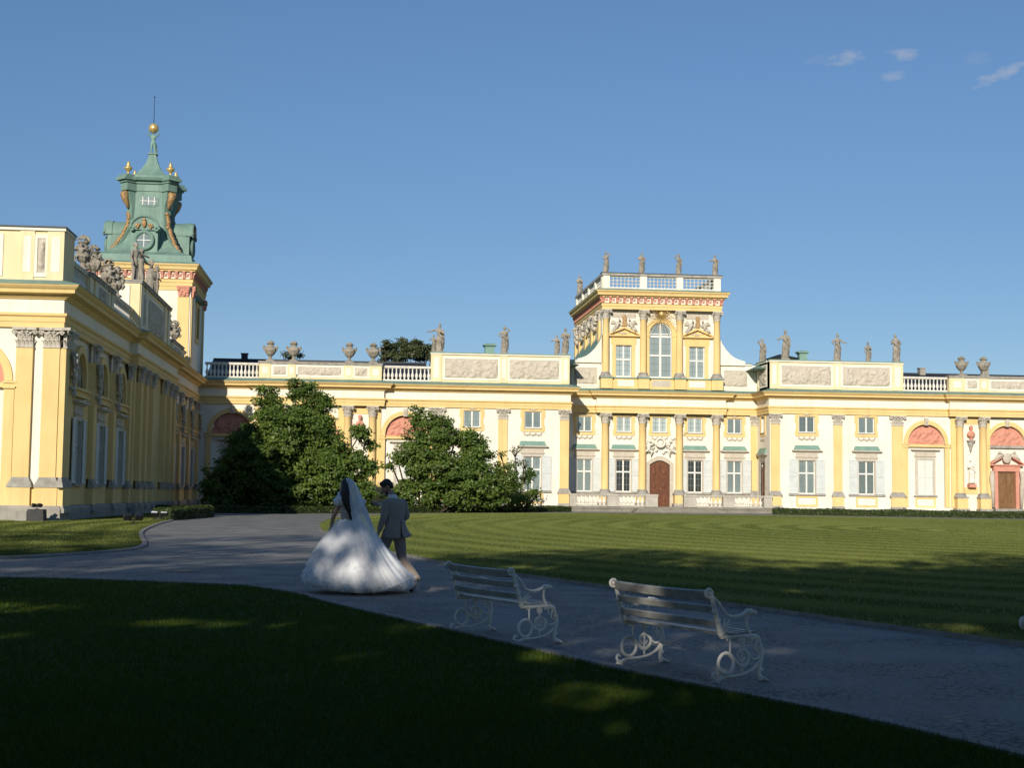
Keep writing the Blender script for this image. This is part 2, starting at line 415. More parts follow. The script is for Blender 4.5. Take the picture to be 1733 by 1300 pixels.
# ---- windows (own coordinates: opening centred on x=0, bottom z=0, wall face y=0)
def sash(root, w, h, y, trans=.62, cols=3, rows=(2, 3), pane='pane', arch=False):
    f = MB(); t = .09
    frame_boxes(f, -w/2, w/2, 0, h, t, y, y+.1); f.box(-.07, .07, y-.02, y+.08, t, h-t)
    if trans:
        zt = h*trans; f.box(-w/2+t, -.072, y-.01, y+.09, zt-.07, zt+.07); f.box(.072, w/2-t, y-.01, y+.09, zt-.07, zt+.07)
    loc_part('frame', f, M['white'], root)
    b = MB(); q = .016
    for sx in (-1, 1):
        x0, x1 = sorted((sx*.07, sx*(w/2-t)))
        for i in range(1, cols-1+ (0 if cols > 2 else 1)):
            xx = x0+(x1-x0)*i/(cols-1); b.box(xx-q, xx+q, y+.06, y+.11, t, h-t)
        segs = [(t, h*trans, rows[1]), (h*trans, h-t, rows[0])] if trans else [(t, h-t, rows[1])]
        for z0, z1, n in segs:
            for k in range(1, n): zz = z0+(z1-z0)*k/n; b.box(x0, x1, y+.065, y+.105, zz-q, zz+q)
    loc_part('glazing_bar', b, M['bar'], root)
    g = MB(); g.box(-w/2+.03, w/2-.03, y+.088, y+.12, .03, h-.03); loc_part('pane', g, M[pane], root)
def shutter_mb(x0, x1, z0, z1, y0, y1):
    m = MB(); frame_boxes(m, x0, x1, z0, z1, .08, y0, y1); zm = (z0+z1)/2; m.box(x0+.081, x1-.081, y0+.001, y1, zm-.05, zm+.05)
    n = int((z1-z0)/.14)
    for k in range(n):
        z = z0+.08+(z1-z0-.16)*k/n; d = (z1-z0-.16)/n
        m.add([(x0+.08, y0+.012, z), (x1-.08, y0+.012, z), (x1-.08, y0+.045, z+d), (x0+.08, y0+.045, z+d)], [(0, 1, 2, 3)])
        m.add([(x0+.08, y0+.045, z+d), (x1-.08, y0+.045, z+d), (x1-.08, y0+.012, z+d), (x0+.08, y0+.012, z+d)], [(0, 1, 2, 3)])
    return m
def win_low(w=1.63, h=3.2, pane='pane', shut=True, panel=True, hood=True, closed=False):
    mb = MB(); g = .24
    mb.box(-w/2-g, -w/2, -.07, .3, 0, h+g); mb.box(w/2, w/2+g, -.07, .3, 0, h+g); mb.box(-w/2+.001, w/2-.001, -.07, .3, h, h+g)
    mb.box(-w/2-g-.03, w/2+g+.03, -.055, .02, h+g+.002, h+.82); mb.box(-w/2-g-.1, w/2+g+.1, -.14, .02, h+g+.06, h+g+.14)
    mb.box(-w/2-.42, w/2+.42, -.2, .02, h+.822, h+.9); mb.box(-w/2-.66, w/2+.66, -.36, .02, h+.902, h+1.02)
    root = loc_part('window', mb, M['relief'], None)
    s = MB(); s.box(-w/2-(1.0 if shut else .4), w/2+(1.0 if shut else .4), -.18, .28, -.16, -.002); loc_part('sill', s, M['stone'], root)
    if closed:
        for a, b in ((-w/2+.02, -.01), (.01, w/2-.02)): loc_part('shutter', shutter_mb(a, b, .02, h-.02, -.02, .04), M['shutter'], root)
        f = MB(); f.box(-w/2, w/2, .08, .12, 0, h); loc_part('back_panel', f, M['relief'], root)
    else: sash(root, w, h, .12, pane=pane)
    if hood:
        m = MB(); m.taper(-w/2-.48, w/2+.48, -.34, .02, h+1.022, h+1.46, .16, .3); loc_part('hood', m, M['copperlight'], root)
    if shut:
        for a, b in ((-w/2-.95, -w/2-.1), (w/2+.1, w/2+.95)): loc_part('shutter', shutter_mb(a, b, .02, h+.1, -.14, -.085), M['shutter'], root)
    if panel:
        p = MB(); frame_boxes(p, -w/2-.25, w/2+.25, -1.22, -.17, .2, -.05, .02); loc_part('apron', p, M['yellow'], root)
    return root
def garland_mb(w):
    m = MB()
    for k in range(3):
        xc = (k-1)*w*.3; m.tube([(xc+w*.15*math.cos(t)*-1, -.06, -.12-.22*math.sin(t)) for t in np.linspace(0, PI, 9)], [.03, .05, .06, .07, .08, .07, .06, .05, .03], 6)
        m.ball((xc, -.07, -.36), (.09, .06, .11), 7, 5)
    for x in (-.46*w, -.15*w, .15*w, .46*w): m.ball((x, -.06, -.1), (.09, .05, .09), 7, 5); m.tube([(x, -.05, -.1), (x, -.05, -.45)], [.05, .02], 5)
    return m
def win_up(w=1.6, h=1.57, pane='pane', garland=True):
    mb = MB(); g = .26
    mb.box(-w/2-g, -w/2, -.07, .22, -.34, h+.2); mb.box(w/2, w/2+g, -.07, .22, -.34, h+.2)
    mb.box(-w/2+.001, w/2-.001, -.07, .22, h, h+.2); mb.box(-w/2+.001, w/2-.001, -.07, .22, -.34, -.06)
    for sx in (-1, 1): mb.box(*sorted((sx*(w/2+g), sx*(w/2+g+.12))), -.05, .02, h*.62, h+.12); mb.box(*sorted((sx*(w/2+g), sx*(w/2+g+.1))), -.05, .02, -.3, h*.15)
    root = loc_part('window', mb, M['yellow'], None)
    s = MB(); s.box(-w/2-.08, w/2+.08, -.14, .2, -.058, 0); loc_part('sill', s, M['stone'], root)
    sash(root, w, h, .08, trans=None, rows=(2, 3), pane=pane)
    if garland:
        m = garland_mb(w+.2); m.v = [(x, y, z-.3) for x, y, z in m.v]; loc_part('garland', m, M['relief'], root); m = MB()
        m.ball((0, -.1, h+.17), (.2, .06, .09), 8, 5)
        for sx in (-1, 1): m.tube([(0, -.09, h+.2), (sx*.25, -.09, h+.12), (sx*.42, -.09, h+.18)], [.05, .04, .02], 5)
        loc_part('crest', m, M['relief'], root)
    return root
# ---- balusters
def baluster_mesh(h=1.05, r=.15):
    mb = MB(); p = [(.62,0),(.62,.06),(.5,.08),(.42,.12),(.7,.2),(1,.32),(.95,.42),(.6,.55),(.36,.68),(.36,.74),(.55,.77),(.36,.8),(.4,.88),(.62,.93),(.62,1)]
    mb.lathe(0, 0, [(a*r, z*h) for a, z in p], 10); me = mb.mesh('baluster', M['whitestone'], True); return me
def balustrade(fr, parent, x0, x1, y, z0, z1, n, cap=True, r=.15, rail='whitestone'):
    mb = MB(fr.xf); mb.box(x0, x1, y-.2, y+.2, z0, z0+.14); mb.box(x0, x1, y-.19, y+.19, z1-.2, z1-.1); mb.box(x0, x1, y-.24, y+.24, z1-.098, z1)
    p = part('balustrade', mb, M[rail], parent); WL[p.name] = wloc(parent); wl = wloc(parent)
    h = z1-z0-.34; me = mesh_once(('bal', round(h, 2), r), lambda: baluster_mesh(h, r))
    for k in range(n):
        q = fr.p(x0+(x1-x0)*(k+.5)/n, y, z0+.14); link('baluster', me, p, (q[0]-wl.x, q[1]-wl.y, q[2]-wl.z))
    return p
# ---- entablature on a plan path
ARCH = [(-.05,9.572),(.16,9.572),(.16,9.85),(.2,9.86),(.2,10.1),(.3,10.17),(.3,10.3),(-.05,10.3)]
FRZ = [(-.05,10.302),(.12,10.302),(.12,11.0),(-.05,11.0)]
CORN = [(-.05,11.002),(.2,11.002),(.26,11.08),(.34,11.1),(.34,11.2),(.72,11.26),(.74,11.42),(.84,11.5),(.93,11.6),(.95,11.66),(-.05,11.66)]
FLSH = [(-.3,11.662),(.98,11.662),(.98,11.69),(.3,11.9),(.02,11.98),(-.3,11.98)]
def entab(parent, path, dz=0):
    for n, pr, m in (('architrave', ARCH, 'yellow'), ('frieze', FRZ, 'cream'), ('cornice', CORN, 'yellow'), ('flashing', FLSH, 'copper')):
        part(n, MB().sweep([(o, z+dz) for o, z in pr], path), M[m], parent)
# ---- attic parapet face with strips and reliefs
def attic(fr, parent, x0, x1, z0, z1, thick, strips, reliefs, seed, insets=True, mcap='stone', capo=.14, body='paleyellow'):
    mb = MB(fr.xf); mb.box(x0, x1, 0, thick, z0, z1-.22); part('parapet', mb, M[body], parent)
    m = MB(fr.xf); m.box(x0-capo*.4, x1+capo*.4, -capo, thick+capo, z1-.218, z1-.07); part('coping', m, M['cream' if mcap != 'stone' else 'stone'], parent)
    m = MB(fr.xf); m.box(x0-capo*.7, x1+capo*.7, -capo-.06, thick+capo, z1-.068, z1); part('coping_sheet', m, M['copperlight' if mcap == 'copper' else 'slate' if mcap == 'slate' else 'stone'], parent)
    for a, b in strips:
        m = MB(fr.xf); m.box(a, b, -.07, .01, z0+.02, z1-.24); part('pier', m, M['yellow' if body != 'paleyellow' else 'paleyellow'], parent)
        if insets and b-a > .5:
            m = MB(fr.xf); g = (b-a)*.24; m.box(a+g, b-g, -.082, -.03, z0+.42, z1-.5); part('inset_panel', m, M['cream'], parent)
    for k, (a, b, c, d) in enumerate(reliefs):
        m = MB(fr.xf); frame_boxes(m, a-.22, b+.22, c-.2, d+.2, .2, -.05, .01); part('panel_frame', m, M['cream'], parent)
        m = relief(fr, a, b, c, d, seed+k, y=-.012); part('relief_panel', m, M['relief'], parent, True)
# ---- arched bay of the galleries
def arch_bay(fr, parent, xc, seed, door=False, wside=True, impost=True, r=1.85, zc=6.92, open_=False):
    mb = MB(fr.xf); arcring(mb, xc, zc, r, r+.4, -.1, .02)
    for sx in (-1, 1):
        a, b = sorted((xc+sx*r, xc+sx*(r+.5))); mb.box(a, b, -.1, .02, .75, 6.52)
        a, b = sorted((xc+sx*(r-.03), xc+sx*(r+.62))); mb.box(a, b, -.2, .02, 6.522, 6.6); mb.box(a+.06, b-.06, -.15, .02, 6.602, 6.78); mb.box(a, b, -.22, .02, 6.782, 6.9)
    part('arch', mb, M['yellow'], parent)
    m = MB(fr.xf); m.box(xc-.2, xc+.2, -.22, .02, zc+r-.1, zc+r+.62); m.ball((xc, -.2, zc+r+.3), (.17, .12, .25), 8, 6); part('keystone', m, M['relief'], parent)
    # recessed tympanum
    rn = random.Random(seed); N = 30; K = 12; vs = []; fs = []
    blobs = [(rn.uniform(-1.3, 1.3), rn.uniform(.1, 1.3), rn.uniform(.1, .28), rn.uniform(.06, .16), rn.uniform(0, PI), rn.uniform(.08, .2)) for _ in range(40)]
    def hh(x, z):
        h = 0
        for bx, bz, l, t, a, q in blobs:
            u = (x-bx)*math.cos(a)+(z-bz)*math.sin(a); v = -(x-bx)*math.sin(a)+(z-bz)*math.cos(a); h = max(h, q*math.exp(-(u/l)**4-(v/t)**4))
        return h
    nx, nz = 44, 24; vs = []; fs = []
    for j in range(nz+1):
        for i in range(nx+1):
            t = j/nz; z = (r+.02)*t; hw = math.sqrt(max(0, (r+.02)**2-z*z)); x = hw*(2*i/nx-1); vs.append((xc+x, .3-hh(x, z), zc-.1+z))
    fs = [(j*(nx+1)+i, j*(nx+1)+i+1, (j+1)*(nx+1)+i+1, (j+1)*(nx+1)+i) for j in range(nz) for i in range(nx)]
    mt = MB(fr.xf); mt.add(vs, fs); part('tympanum', mt, M['pink'], parent, True)
    m = MB(fr.xf); m.box(xc-r+.01, xc+r-.01, -.02, .34, 6.58, 6.82); part('impost_band', m, M['stone' if door else 'yellow'], parent)
    m = MB(fr.xf); m.box(xc-r, xc+r, .3, .5, .7, 6.579); part('bay_wall', m, M['cream'], parent)
    if not door:
        q = fr.p(xc, .3, 1.9); place('closedwin', lambda: win_low(1.55, 3.45, shut=False, hood=False, closed=True), parent, q, fr.rot)
# ================================================================= figures in stone
def figure_mesh(seed, pose='stand', drape=1.0, mt=None, plinth=True, voxel=.016, it=3, child=False, arms=None, lean=0.0):
    rn = random.Random(seed); mb = MB(); ph = rn.uniform(0, 6); sw = rn.uniform(-.02, .02)+lean
    if plinth: mb.box(-.15, .15, -.13, .13, 0, .035)
    if drape:
        mb.rings([(0, 0, .03, .125, .11, .13), (.005, 0, .1, .12, .105, .13), (sw*.3, 0, .25, .11, .09, .11), (sw*.6, 0, .4, .105, .085, .08), (sw, 0, .5, .1, .08, .05), (sw, 0, .57, .085, .068, .03)], 26, nf=8, ph=ph)
        mb.tube([(sw-.1, -.04, .74), (sw-.02, -.1, .62), (.07, -.1, .52), (.12, -.02, .42), (.11, .03, .25)], [.03, .04, .045, .04, .03], 7)
        mb.tube([(-.05, -.09, .45), (.02, -.11, .3), (.05, -.11, .08)], [.03, .035, .03], 7)
        mb.tube([(.1, .06, .75), (.12, .08, .5), (.12, .07, .15)], [.04, .06, .05], 7)
    else:
        for sx in (-1, 1):
            k = rn.uniform(-.04, .04)
            mb.tube([(sx*.045+sw, 0, .5), (sx*.055+sw*.5, -.02+k, .28), (sx*.06, k, .04), (sx*.065, -.05+k, .03)], [.06, .043, .028, .02], 8)
        mb.rings([(sw, 0, .44, .085, .075), (sw, 0, .52, .085, .07), (sw, 0, .58, .07, .06)], 14)
        mb.tube([(.08, .07, .03), (.09, .08, .3), (.07, .07, .45)], [.06, .05, .03], 7)
    mb.rings([(sw, 0, .54, .078, .06), (sw, 0, .62, .072, .056), (sw, -.01, .7, .095, .066), (sw, 0, .77, .11, .06), (sw, 0, .81, .085, .05), (sw, 0, .835, .04, .038), (sw*1.2, -.005, .87, .034, .034)], 16)
    hx = sw*1.3+rn.uniform(-.02, .02); mb.ball((hx, -.01, .925), (.05, .056, .068), 10, 8)
    mb.ball((hx, -.06, .915), (.012, .018, .018), 6, 4); mb.ball((hx, .012, .95), (.058, .06, .05), 10, 6)
    if rn.random() < .6: mb.ball((hx, .05, .93), (.035, .03, .035), 8, 6)
    A = arms or [rn.choice(['hip', 'chest', 'down', 'out', 'hold']) for _ in (0, 1)]
    for sx, a in zip((-1, 1), A):
        sh = (sw+sx*.105, 0, .785)
        el, hd = {'hip': ((sx*.19, .02, .65), (sx*.1, -.08, .6)), 'chest': ((sx*.16, -.05, .63), (sx*.02, -.12, .7)), 'down': ((sx*.15, .0, .62), (sx*.15, -.06, .47)),
                  'out': ((sx*.2, -.04, .68), (sx*.3, -.1, .66)), 'up': ((sx*.19, -.03, .86), (sx*.14, -.05, 1.0)), 'hold': ((sx*.17, -.04, .64), (sx*.16, -.15, .68)),
                  'far': ((sx*.24, -.03, .73), (sx*.42, -.06, .70)), 'head': ((sx*.19, -.04, .84), (sx*.07, -.05, .93))}[a]
        mb.tube([sh, (el[0]+sw, el[1], el[2]), (hd[0]+sw, hd[1], hd[2])], [.04, .032, .024], 8); mb.ball((hd[0]+sw, hd[1], hd[2]), .028, 7, 5)
        if a == 'hold': mb.tube([(hd[0]+sw, hd[1], hd[2]-.12), (hd[0]+sw, hd[1], hd[2]+.14)], .02, 6)
    return fuse(mb, voxel, mt or M['statue'], 'stone_figure', it)
def urn_mb(flowers=True, handles=True, h=1.0):
    mb = MB()
    mb.box(-.2, .2, -.2, .2, 0, .06)
    mb.lathe(0, 0, [(.17,.06),(.16,.1),(.08,.14),(.065,.22),(.1,.26),(.19,.34),(.26,.46),(.275,.56),(.25,.64),(.15,.71),(.12,.76),(.15,.8),(.2,.82),(.2,.84)], 18, fold=.03, nf=9)
    if handles:
        for sx in (-1, 1):
            mb.tube([(sx*.24, 0, .6), (sx*.33, 0, .68), (sx*.3, 0, .56), (sx*.24, 0, .5)], [.04, .05, .04, .03], 7); mb.ball((sx*.3, -.03, .68), (.06, .06, .07), 7, 5)
        mb.tube([(.24*math.sin(t), -.26*math.cos(t), .56-.06*math.cos(2*t)) for t in np.linspace(-1.2, 1.2, 9)], .035, 6)
    if flowers:
        rn = random.Random(8)
        for k in range(26):
            a = rn.uniform(0, 6.28); q = rn.uniform(0, .17); mb.ball((q*math.cos(a), q*math.sin(a), .87+.1*(1-q/.17)*rn.uniform(.3, 1)), rn.uniform(.035, .055), 6, 4)
    return mb
def putti_urn_mb():
    mb = MB(); rn = random.Random(21)
    mb.lathe(0, 0, [(.19, 0), (.19, .05), (.09, .09), (.08, .2), (.17, .27), (.25, .38), (.235, .46)], 16, fold=.05, nf=9)
    mb.lathe(0, 0, [(.2, .4), (.16, .6), (.12, .72), (.2, .8), (.2, .82)], 14)
    for k in range(3):
        a = k*2.09+.4; cx, cy = .2*math.cos(a), .2*math.sin(a)
        mb.ball((cx, cy, .52), (.085, .085, .12), 9, 7); mb.ball((cx*1.15, cy*1.15, .69), (.062, .062, .07), 8, 6)
        for sg in (-1, 1):
            b = a+sg*.5; mb.tube([(cx, cy, .6), (.3*math.cos(b), .3*math.sin(b), .58), (.2*math.cos(a+sg), .2*math.sin(a+sg), .68)], [.04, .033, .026], 6)
            mb.tube([(cx, cy, .42), (.3*math.cos(b), .3*math.sin(b), .36), (.22*math.cos(b), .22*math.sin(b), .25)], [.05, .04, .024], 6)
    for k in range(34):
        a = rn.uniform(0, 6.28); q = .19*math.sqrt(rn.random()); mb.ball((q*math.cos(a), q*math.sin(a), .86+.13*(1-(q/.19)**2)), rn.uniform(.032, .048), 6, 4)
    return mb
# ================================================================= the palace: main range, galleries and central pavilion
PAL = thing('palace', (29.3, 133, 0), 'long cream and yellow baroque palace range with a balustraded central pavilion and arched galleries', 'palace')
G = FRONT(133.0); RC = FRONT(137.3)
WINL = {10.43: 0, 16.18: 0}
def low_op(x, w=1.63, h=3.2): return (x-w/2, x+w/2, 1.9, 1.9+h)
def up_op(x, w=1.6, h=1.57): return (x-w/2, x+w/2, 7.78, 7.78+h)
archs = [-11.75, -3.9, 4.18, 54.65, 62.85]
ops = [(a-1.85, a+1.85, .7, 8.77) for a in archs]
for a in (10.43, 16.18, 42.73, 48.66): ops += [low_op(a), up_op(a)]
NI = (58.45, 59.75)
m = wall(G, -15, 19.65, 0, 9.6, [o for o in ops if o[1] < 20], .3, noTop=(0, 1, 2))
for a in archs[:3]: spandrel(m, a, 6.92, 1.85, 8.77, .3)
part('wall', m, M['cream'], PAL)
m = wall(G, 39.1, 74, 0, 9.6, [o for o in ops if o[0] > 38], .3, noTop=(0, 1))
for a in archs[3:]: spandrel(m, a, 6.92, 1.85, 8.77, .3)
part('wall', m, M['cream'], PAL)
m = wall(RC, 19.65, 39.1, .4, 14.55, [(x-.755, x+.755, 1.9, 5.05) for x in (21.8, 25.66, 32.8, 36.77)]+[(x-.74, x+.74, 7.75, 9.27) for x in (21.78, 25.7, 29.25, 32.78, 36.77)]+[(28.26, 30.26, .5, 5.0)], .3)
part('wall', m, M['cream'], PAL)
part('wall', wall(SIDEP(19.65), 133, 137.3, 0, 14.6), M['cream'], PAL); part('wall', wall(SIDEN(39.1), -137.3, -133, 0, 14.6, [(-136.1, -134.5, .55, 4.9), (-135.9, -134.7, 7.78, 9.35)], .3), M['cream'], PAL)
# backs and roofs, so the range is a solid building
m = MB(); m.box(-15, 19.6, 133.6, 149, 11.5, 11.9); m.box(39.15, 74, 133.6, 149, 11.5, 11.9); m.box(19.6, 39.15, 137.4, 149, 11.5, 11.9); m.box(-15, 74, 148.6, 149, 0, 11.5); m.box(73.7, 74, 133.5, 148.5, 0, 11.5); part('roof_slab', m, M['slate'], PAL)
for nm, a, b in (('roof', -14.4, 6.4), ('roof', 52.6, 74)):
    m = MB(); m.add([(a,135.2,12.4),(b,135.2,12.4),(b,141,14.42),(a,141,14.42),(b,147,12.4),(a,147,12.4)], [(0,1,2,3),(3,2,4,5),(0,3,5),(1,4,2)])
    m.box(a, b, 140.86, 141.14, 14.37, 14.5); part(nm, m, M['slate'], PAL)
for x in (-11.4, 57.5, 64.3):
    m = MB(); m.box(x-.3, x+.3, 140.6, 141.3, 14.0, 14.95); m.box(x-.36, x+.36, 140.54, 141.36, 14.952, 15.03); part('chimney', m, M['slate' if x < 0 else 'plinth'], PAL)
# arched bays, shuttered windows and the oak door
for k, a in enumerate(archs): arch_bay(G, PAL, a, 40+k, door=(k == 4))
for x, y0 in ((-8.85, -.33), (-6.6, -.33), (-1.17, -.33), (1.12, -.33), (57.93, -.33), (60.27, -.33)):
    column(G, PAL, x, y0, .36, ped=.35)
for x in (-9.35, -6.1, -1.74, 1.62, 57.43, 60.77):
    m = MB(G.xf); m.box(x-.3, x+.3, -.12, .02, .75, 9.57); part('backing_pilaster', m, M['yellow'], PAL)
for x in (-7.72, -.02, 59.1):      # niches with a bust above and a statue below
    m = MB(G.xf); m.box(x-.76, x+.76, -.05, .02, 8.85, 9.55); part('niche_band', m, M['yellow'], PAL); m = MB(G.xf); m.box(x-.76, x+.76, -.05, .02, 2.05, 2.7); part('niche_band', m, M['yellow'], PAL)
    m = MB(G.xf); arcring(m, x, 5.3, .6, .72, -.05, .03); m.box(x-.72, x-.6, -.05, .03, 2.75, 5.3); m.box(x+.6, x+.72, -.05, .03, 2.75, 5.3); part('niche', m, M['whitestone'], PAL)
    m = MB(G.xf); m.box(x-.36, x+.36, -.5, .02, 7.15, 7.3); m.lathe(x, -.12, [(.05, 6.1), (.12, 6.3), (.16, 6.6), (.3, 6.95), (.34, 7.15)], 12, 1, 1); part('console', m, M['stone'], PAL)
BUST = None
def bust_mesh():
    b = MB(); b.lathe(0, 0, [(.2, 0), (.2, .08), (.1, .16), (.12, .3)], 12); b.rings([(0, 0, .28, .2, .14), (0, 0, .4, .38, .2), (0, 0, .6, .42, .22), (0, 0, .78, .3, .19), (0, 0, .9, .13, .12), (0, 0, 1.0, .11, .11)], 18, .06, 5)
    b.ball((0, -.03, 1.18), (.17, .2, .24), 10, 8); b.ball((0, -.22, 1.15), (.04, .06, .06), 6, 4); b.ball((0, .03, 1.27), (.2, .2, .18), 10, 6); b.ball((0, -.15, 1.02), (.1, .08, .08), 8, 5)
    return fuse(b, .035, M['pink'], 'bust', 3)
def tagged_mesh(name, me, loc, label, cat, group=None, rot=0, scale=None):
    o = link(name, me, None, loc, rot, scale); return tag(o, label, cat, group)
bm_ = bust_mesh()
for x, t in ((-.02, 'terracotta bust in the column pair beside the tallest leafy bush, left gallery'), (59.1, 'terracotta bust on a grey console between two yellow columns, right gallery')):
    tagged_mesh('bust', bm_, (x, 132.72, 7.3), t, 'bust', 'terracotta busts on the gallery walls')
fm = figure_mesh(77, arms=['chest', 'down'], mt=M['whitestone'], plinth=False)
for x, t in ((-.02, 'pale niche statue mostly hidden by the tall bush, left gallery'), (59.1, 'pale robed statue in the arched niche below the terracotta bust, right gallery')):
    s_ = tagged_mesh('statue', fm, (x, 132.72, 3.05), t, 'statue', 'niche statues on the gallery walls', scale=2.45)
    b = MB(); b.box(-.15, .15, -.12, .12, -.14, .003); loc_part('base', b, M['pink'], s_)
# door in the right gallery
xd = 62.75
m = MB(G.xf); m.box(xd-1.25, xd-.9, -.1, .3, .7, 4.4); m.box(xd+.9, xd+1.25, -.1, .3, .7, 4.4); m.box(xd-1.35, xd+1.35, -.16, .3, 4.3, 4.85); m.box(xd-1.65, xd+1.65, -.3, .3, 4.852, 5.0)
for sx in (-1, 1): m.exy([(xd+sx*1.65, 5.0), (xd+sx*1.65, 5.14), (xd+sx*.5, 5.85), (xd+sx*.5, 5.65)][::sx], -.3, .3)
part('door_surround', m, M['pink'], PAL)
m = MB(G.xf); m.ball((xd, -.2, 5.6), (.45, .12, .5), 14, 8)
for sx in (-1, 1):
    m.tube([(xd+sx*.4, -.15, 5.9), (xd+sx*.9, -.2, 5.75), (xd+sx*1.3, -.2, 5.35)], [.2, .22, .1], 8); m.ball((xd+sx*.75, -.25, 6.15), .16, 8, 6)
    m.tube([(xd+sx*1.5, -.1, 4.3), (xd+sx*1.6, -.25, 3.6), (xd+sx*1.5, -.15, 2.7), (xd+sx*1.45, -.1, .8)], [.2, .3, .22, .16], 8)
part('door_ornament', m, M['relief'], PAL, True)
def door_part(fr, x, w, z0, z1, wood, arch=0, parent=PAL, y=.12, rows=3):
    m = MB(fr.xf); P = [(x-w/2, z0), (x+w/2, z0), (x+w/2, z1)]+[(x+w/2-w*t, z1+arch*math.sin(PI*t)) for t in np.linspace(.1, .9, 9)]+[(x-w/2, z1)]
    m.exy(P, y, y+.1)
    for sx in (-1, 1):
        hh = (z1-z0-.2)/rows
        for k in range(rows):
            a, b = sorted((x+sx*.09, x+sx*(w/2-.12))); c = z0+.16+hh*k; frame_boxes(m, a, b, c, c+hh-.14, .06, y-.04, y+.01)
            m.ball(((a+b)/2, y, c+(hh-.14)/2), ((b-a)*.27, .07, (hh-.14)*.27), 8, 6)
    m.box(x-.04, x+.04, y-.05, y+.01, z0, z1)
    d = part('door', m, M[wood], parent); WL[d.name] = wloc(parent)
    h = MB(fr.xf); h.ball((x+.13, y-.07, z0+(z1-z0)*.42), .05, 8, 6); part('handle', h, M['dullgold'], d)
    return d
door_part(G, xd, 1.8, .72, 4.3, 'woodlight', rows=2)
m = MB(G.xf); m.box(xd-1.9, xd+1.9, -1.2, .1, 0, .35); m.box(xd-1.5, xd+1.5, -.8, .1, .352, .7); part('doorstep', m, M['plinth'], PAL)
# pilasters and windows of the side blocks
for x, w in ((7.1, 1.1), (13.34, .86), (19.2, .84)): pilaster(G, PAL, x, w)
for x, w in ((39.62, .86), (45.8, .84), (51.75, 1.1)): pilaster(G, PAL, x, w)
for x in (10.43, 16.18, 42.73, 48.66):
    q = G.p(x, 0, 1.9); place('winlow', lambda: win_low(), PAL, q)
    q = G.p(x, 0, 7.78); place('winup', lambda: win_up(), PAL, q)
m = MB(G.xf); m.box(-15, 19.66, -.12, .01, 0, .42); m.box(39.09, 74, -.12, .01, 0, .42); part('plinth', m, M['plinth'], PAL)
# recess: columns, windows, door
for x in (23.76, 27.45, 31.12, 34.83): column(RC, PAL, x, -.45, .36, ped=.5)
pilaster(RC, PAL, 38.72, .6); pilaster(RC, PAL, 20.0, .5)
for x, dk in ((21.8, 0), (25.66, 1), (32.8, 1), (36.77, 0)):
    q = RC.p(x, 0, 1.9); place('winrec%d' % dk, lambda: win_low(1.5, 3.15, pane='panedark' if dk else 'pane', panel=False), PAL, q)
for x in (21.78, 25.7, 29.25, 32.78, 36.77):
    q = RC.p(x, 0, 7.75); place('winup2'+('p' if abs(x-29.3) < 4 else ''), lambda: win_up(1.48, 1.5, pane='panepale' if abs(x-29.3) < 4 else 'pane', garland=abs(x-29.25) > 1), PAL, q)
door_part(RC, 29.26, 2.0, .5, 4.6, 'wood', .42)
m = MB(RC.xf); P0 = [(28.26, .5), (28.26, 4.6)]+[(28.26+2*t, 4.6+.42*math.sin(PI*t)) for t in np.linspace(.1, .9, 9)]+[(30.26, 4.6), (30.26, .5)]
P1 = [(27.9, .5), (27.9, 4.75)]+[(27.9+2.72*t, 4.75+.7*math.sin(PI*t)) for t in np.linspace(.1, .9, 9)]+[(30.62, 4.75), (30.62, .5)]
for i in range(len(P0)-1): m.exy([P0[i], P0[i+1], P1[i+1], P1[i]], -.12, .12)
part('door_surround', m, M['relief'], PAL)
m = MB(RC.xf)           # white cartouche with banners and wreath over the door
rn = random.Random(4)
for sx in (-1, 1):
    c = 29.26+sx*1.15     # seated winged figure
    m.tube([(c, -.3, 5.95), (c, -.36, 6.3), (c-sx*.05, -.34, 6.6)], [.2, .19, .14], 9); m.ball((c-sx*.1, -.42, 6.9), (.13, .13, .16), 9, 7)
    m.tube([(c, -.38, 6.55), (c-sx*.3, -.5, 6.5), (c-sx*.45, -.5, 6.7)], [.09, .07, .05], 7); m.tube([(c+sx*.1, -.35, 6.5), (c+sx*.4, -.4, 6.3), (c+sx*.6, -.42, 6.55)], [.09, .07, .05], 7)
    m.tube([(c, -.35, 6.0), (c+sx*.35, -.5, 5.9), (c+sx*.5, -.4, 5.5)], [.14, .12, .06], 7); m.tube([(c-sx*.05, -.35, 5.95), (c-sx*.3, -.5, 5.85), (c-sx*.2, -.4, 5.45)], [.13, .11, .06], 7)
    for k in range(7): a = .2+.22*k; m.tube([(c+sx*.1, -.2, 6.55), (c+sx*(.15+.6*math.cos(a)), -.22, 6.5+.75*math.sin(a))], [.09, .04], 5)
    for k in range(16): m.tube([(29.26+sx*rn.uniform(.4, 1.8), -.15, rn.uniform(5.9, 6.9)), (29.26+sx*rn.uniform(.9, 2.3), -.3, rn.uniform(5.7, 7.5))], [.06, .03], 5)
    for k in range(26): m.ball((29.26+sx*rn.uniform(.3, 2.0), -.22, rn.uniform(5.75, 6.9)), (rn.uniform(.06, .16), .1, rn.uniform(.06, .16)), 7, 5)
m.tube([(29.26+.42*math.cos(t), -.45, 6.75+.42*math.sin(t)) for t in np.linspace(0, 2*PI, 15)[:-1]], .12, 7, True); m.ball((29.26, -.2, 6.75), (.36, .15, .36), 10, 7)
m.tube([(30.2, -.4, 6.9), (32.0, -.5, 8.0)], [.05, .03], 5)
part('cartouche', m, M['whitestone'], PAL, True)
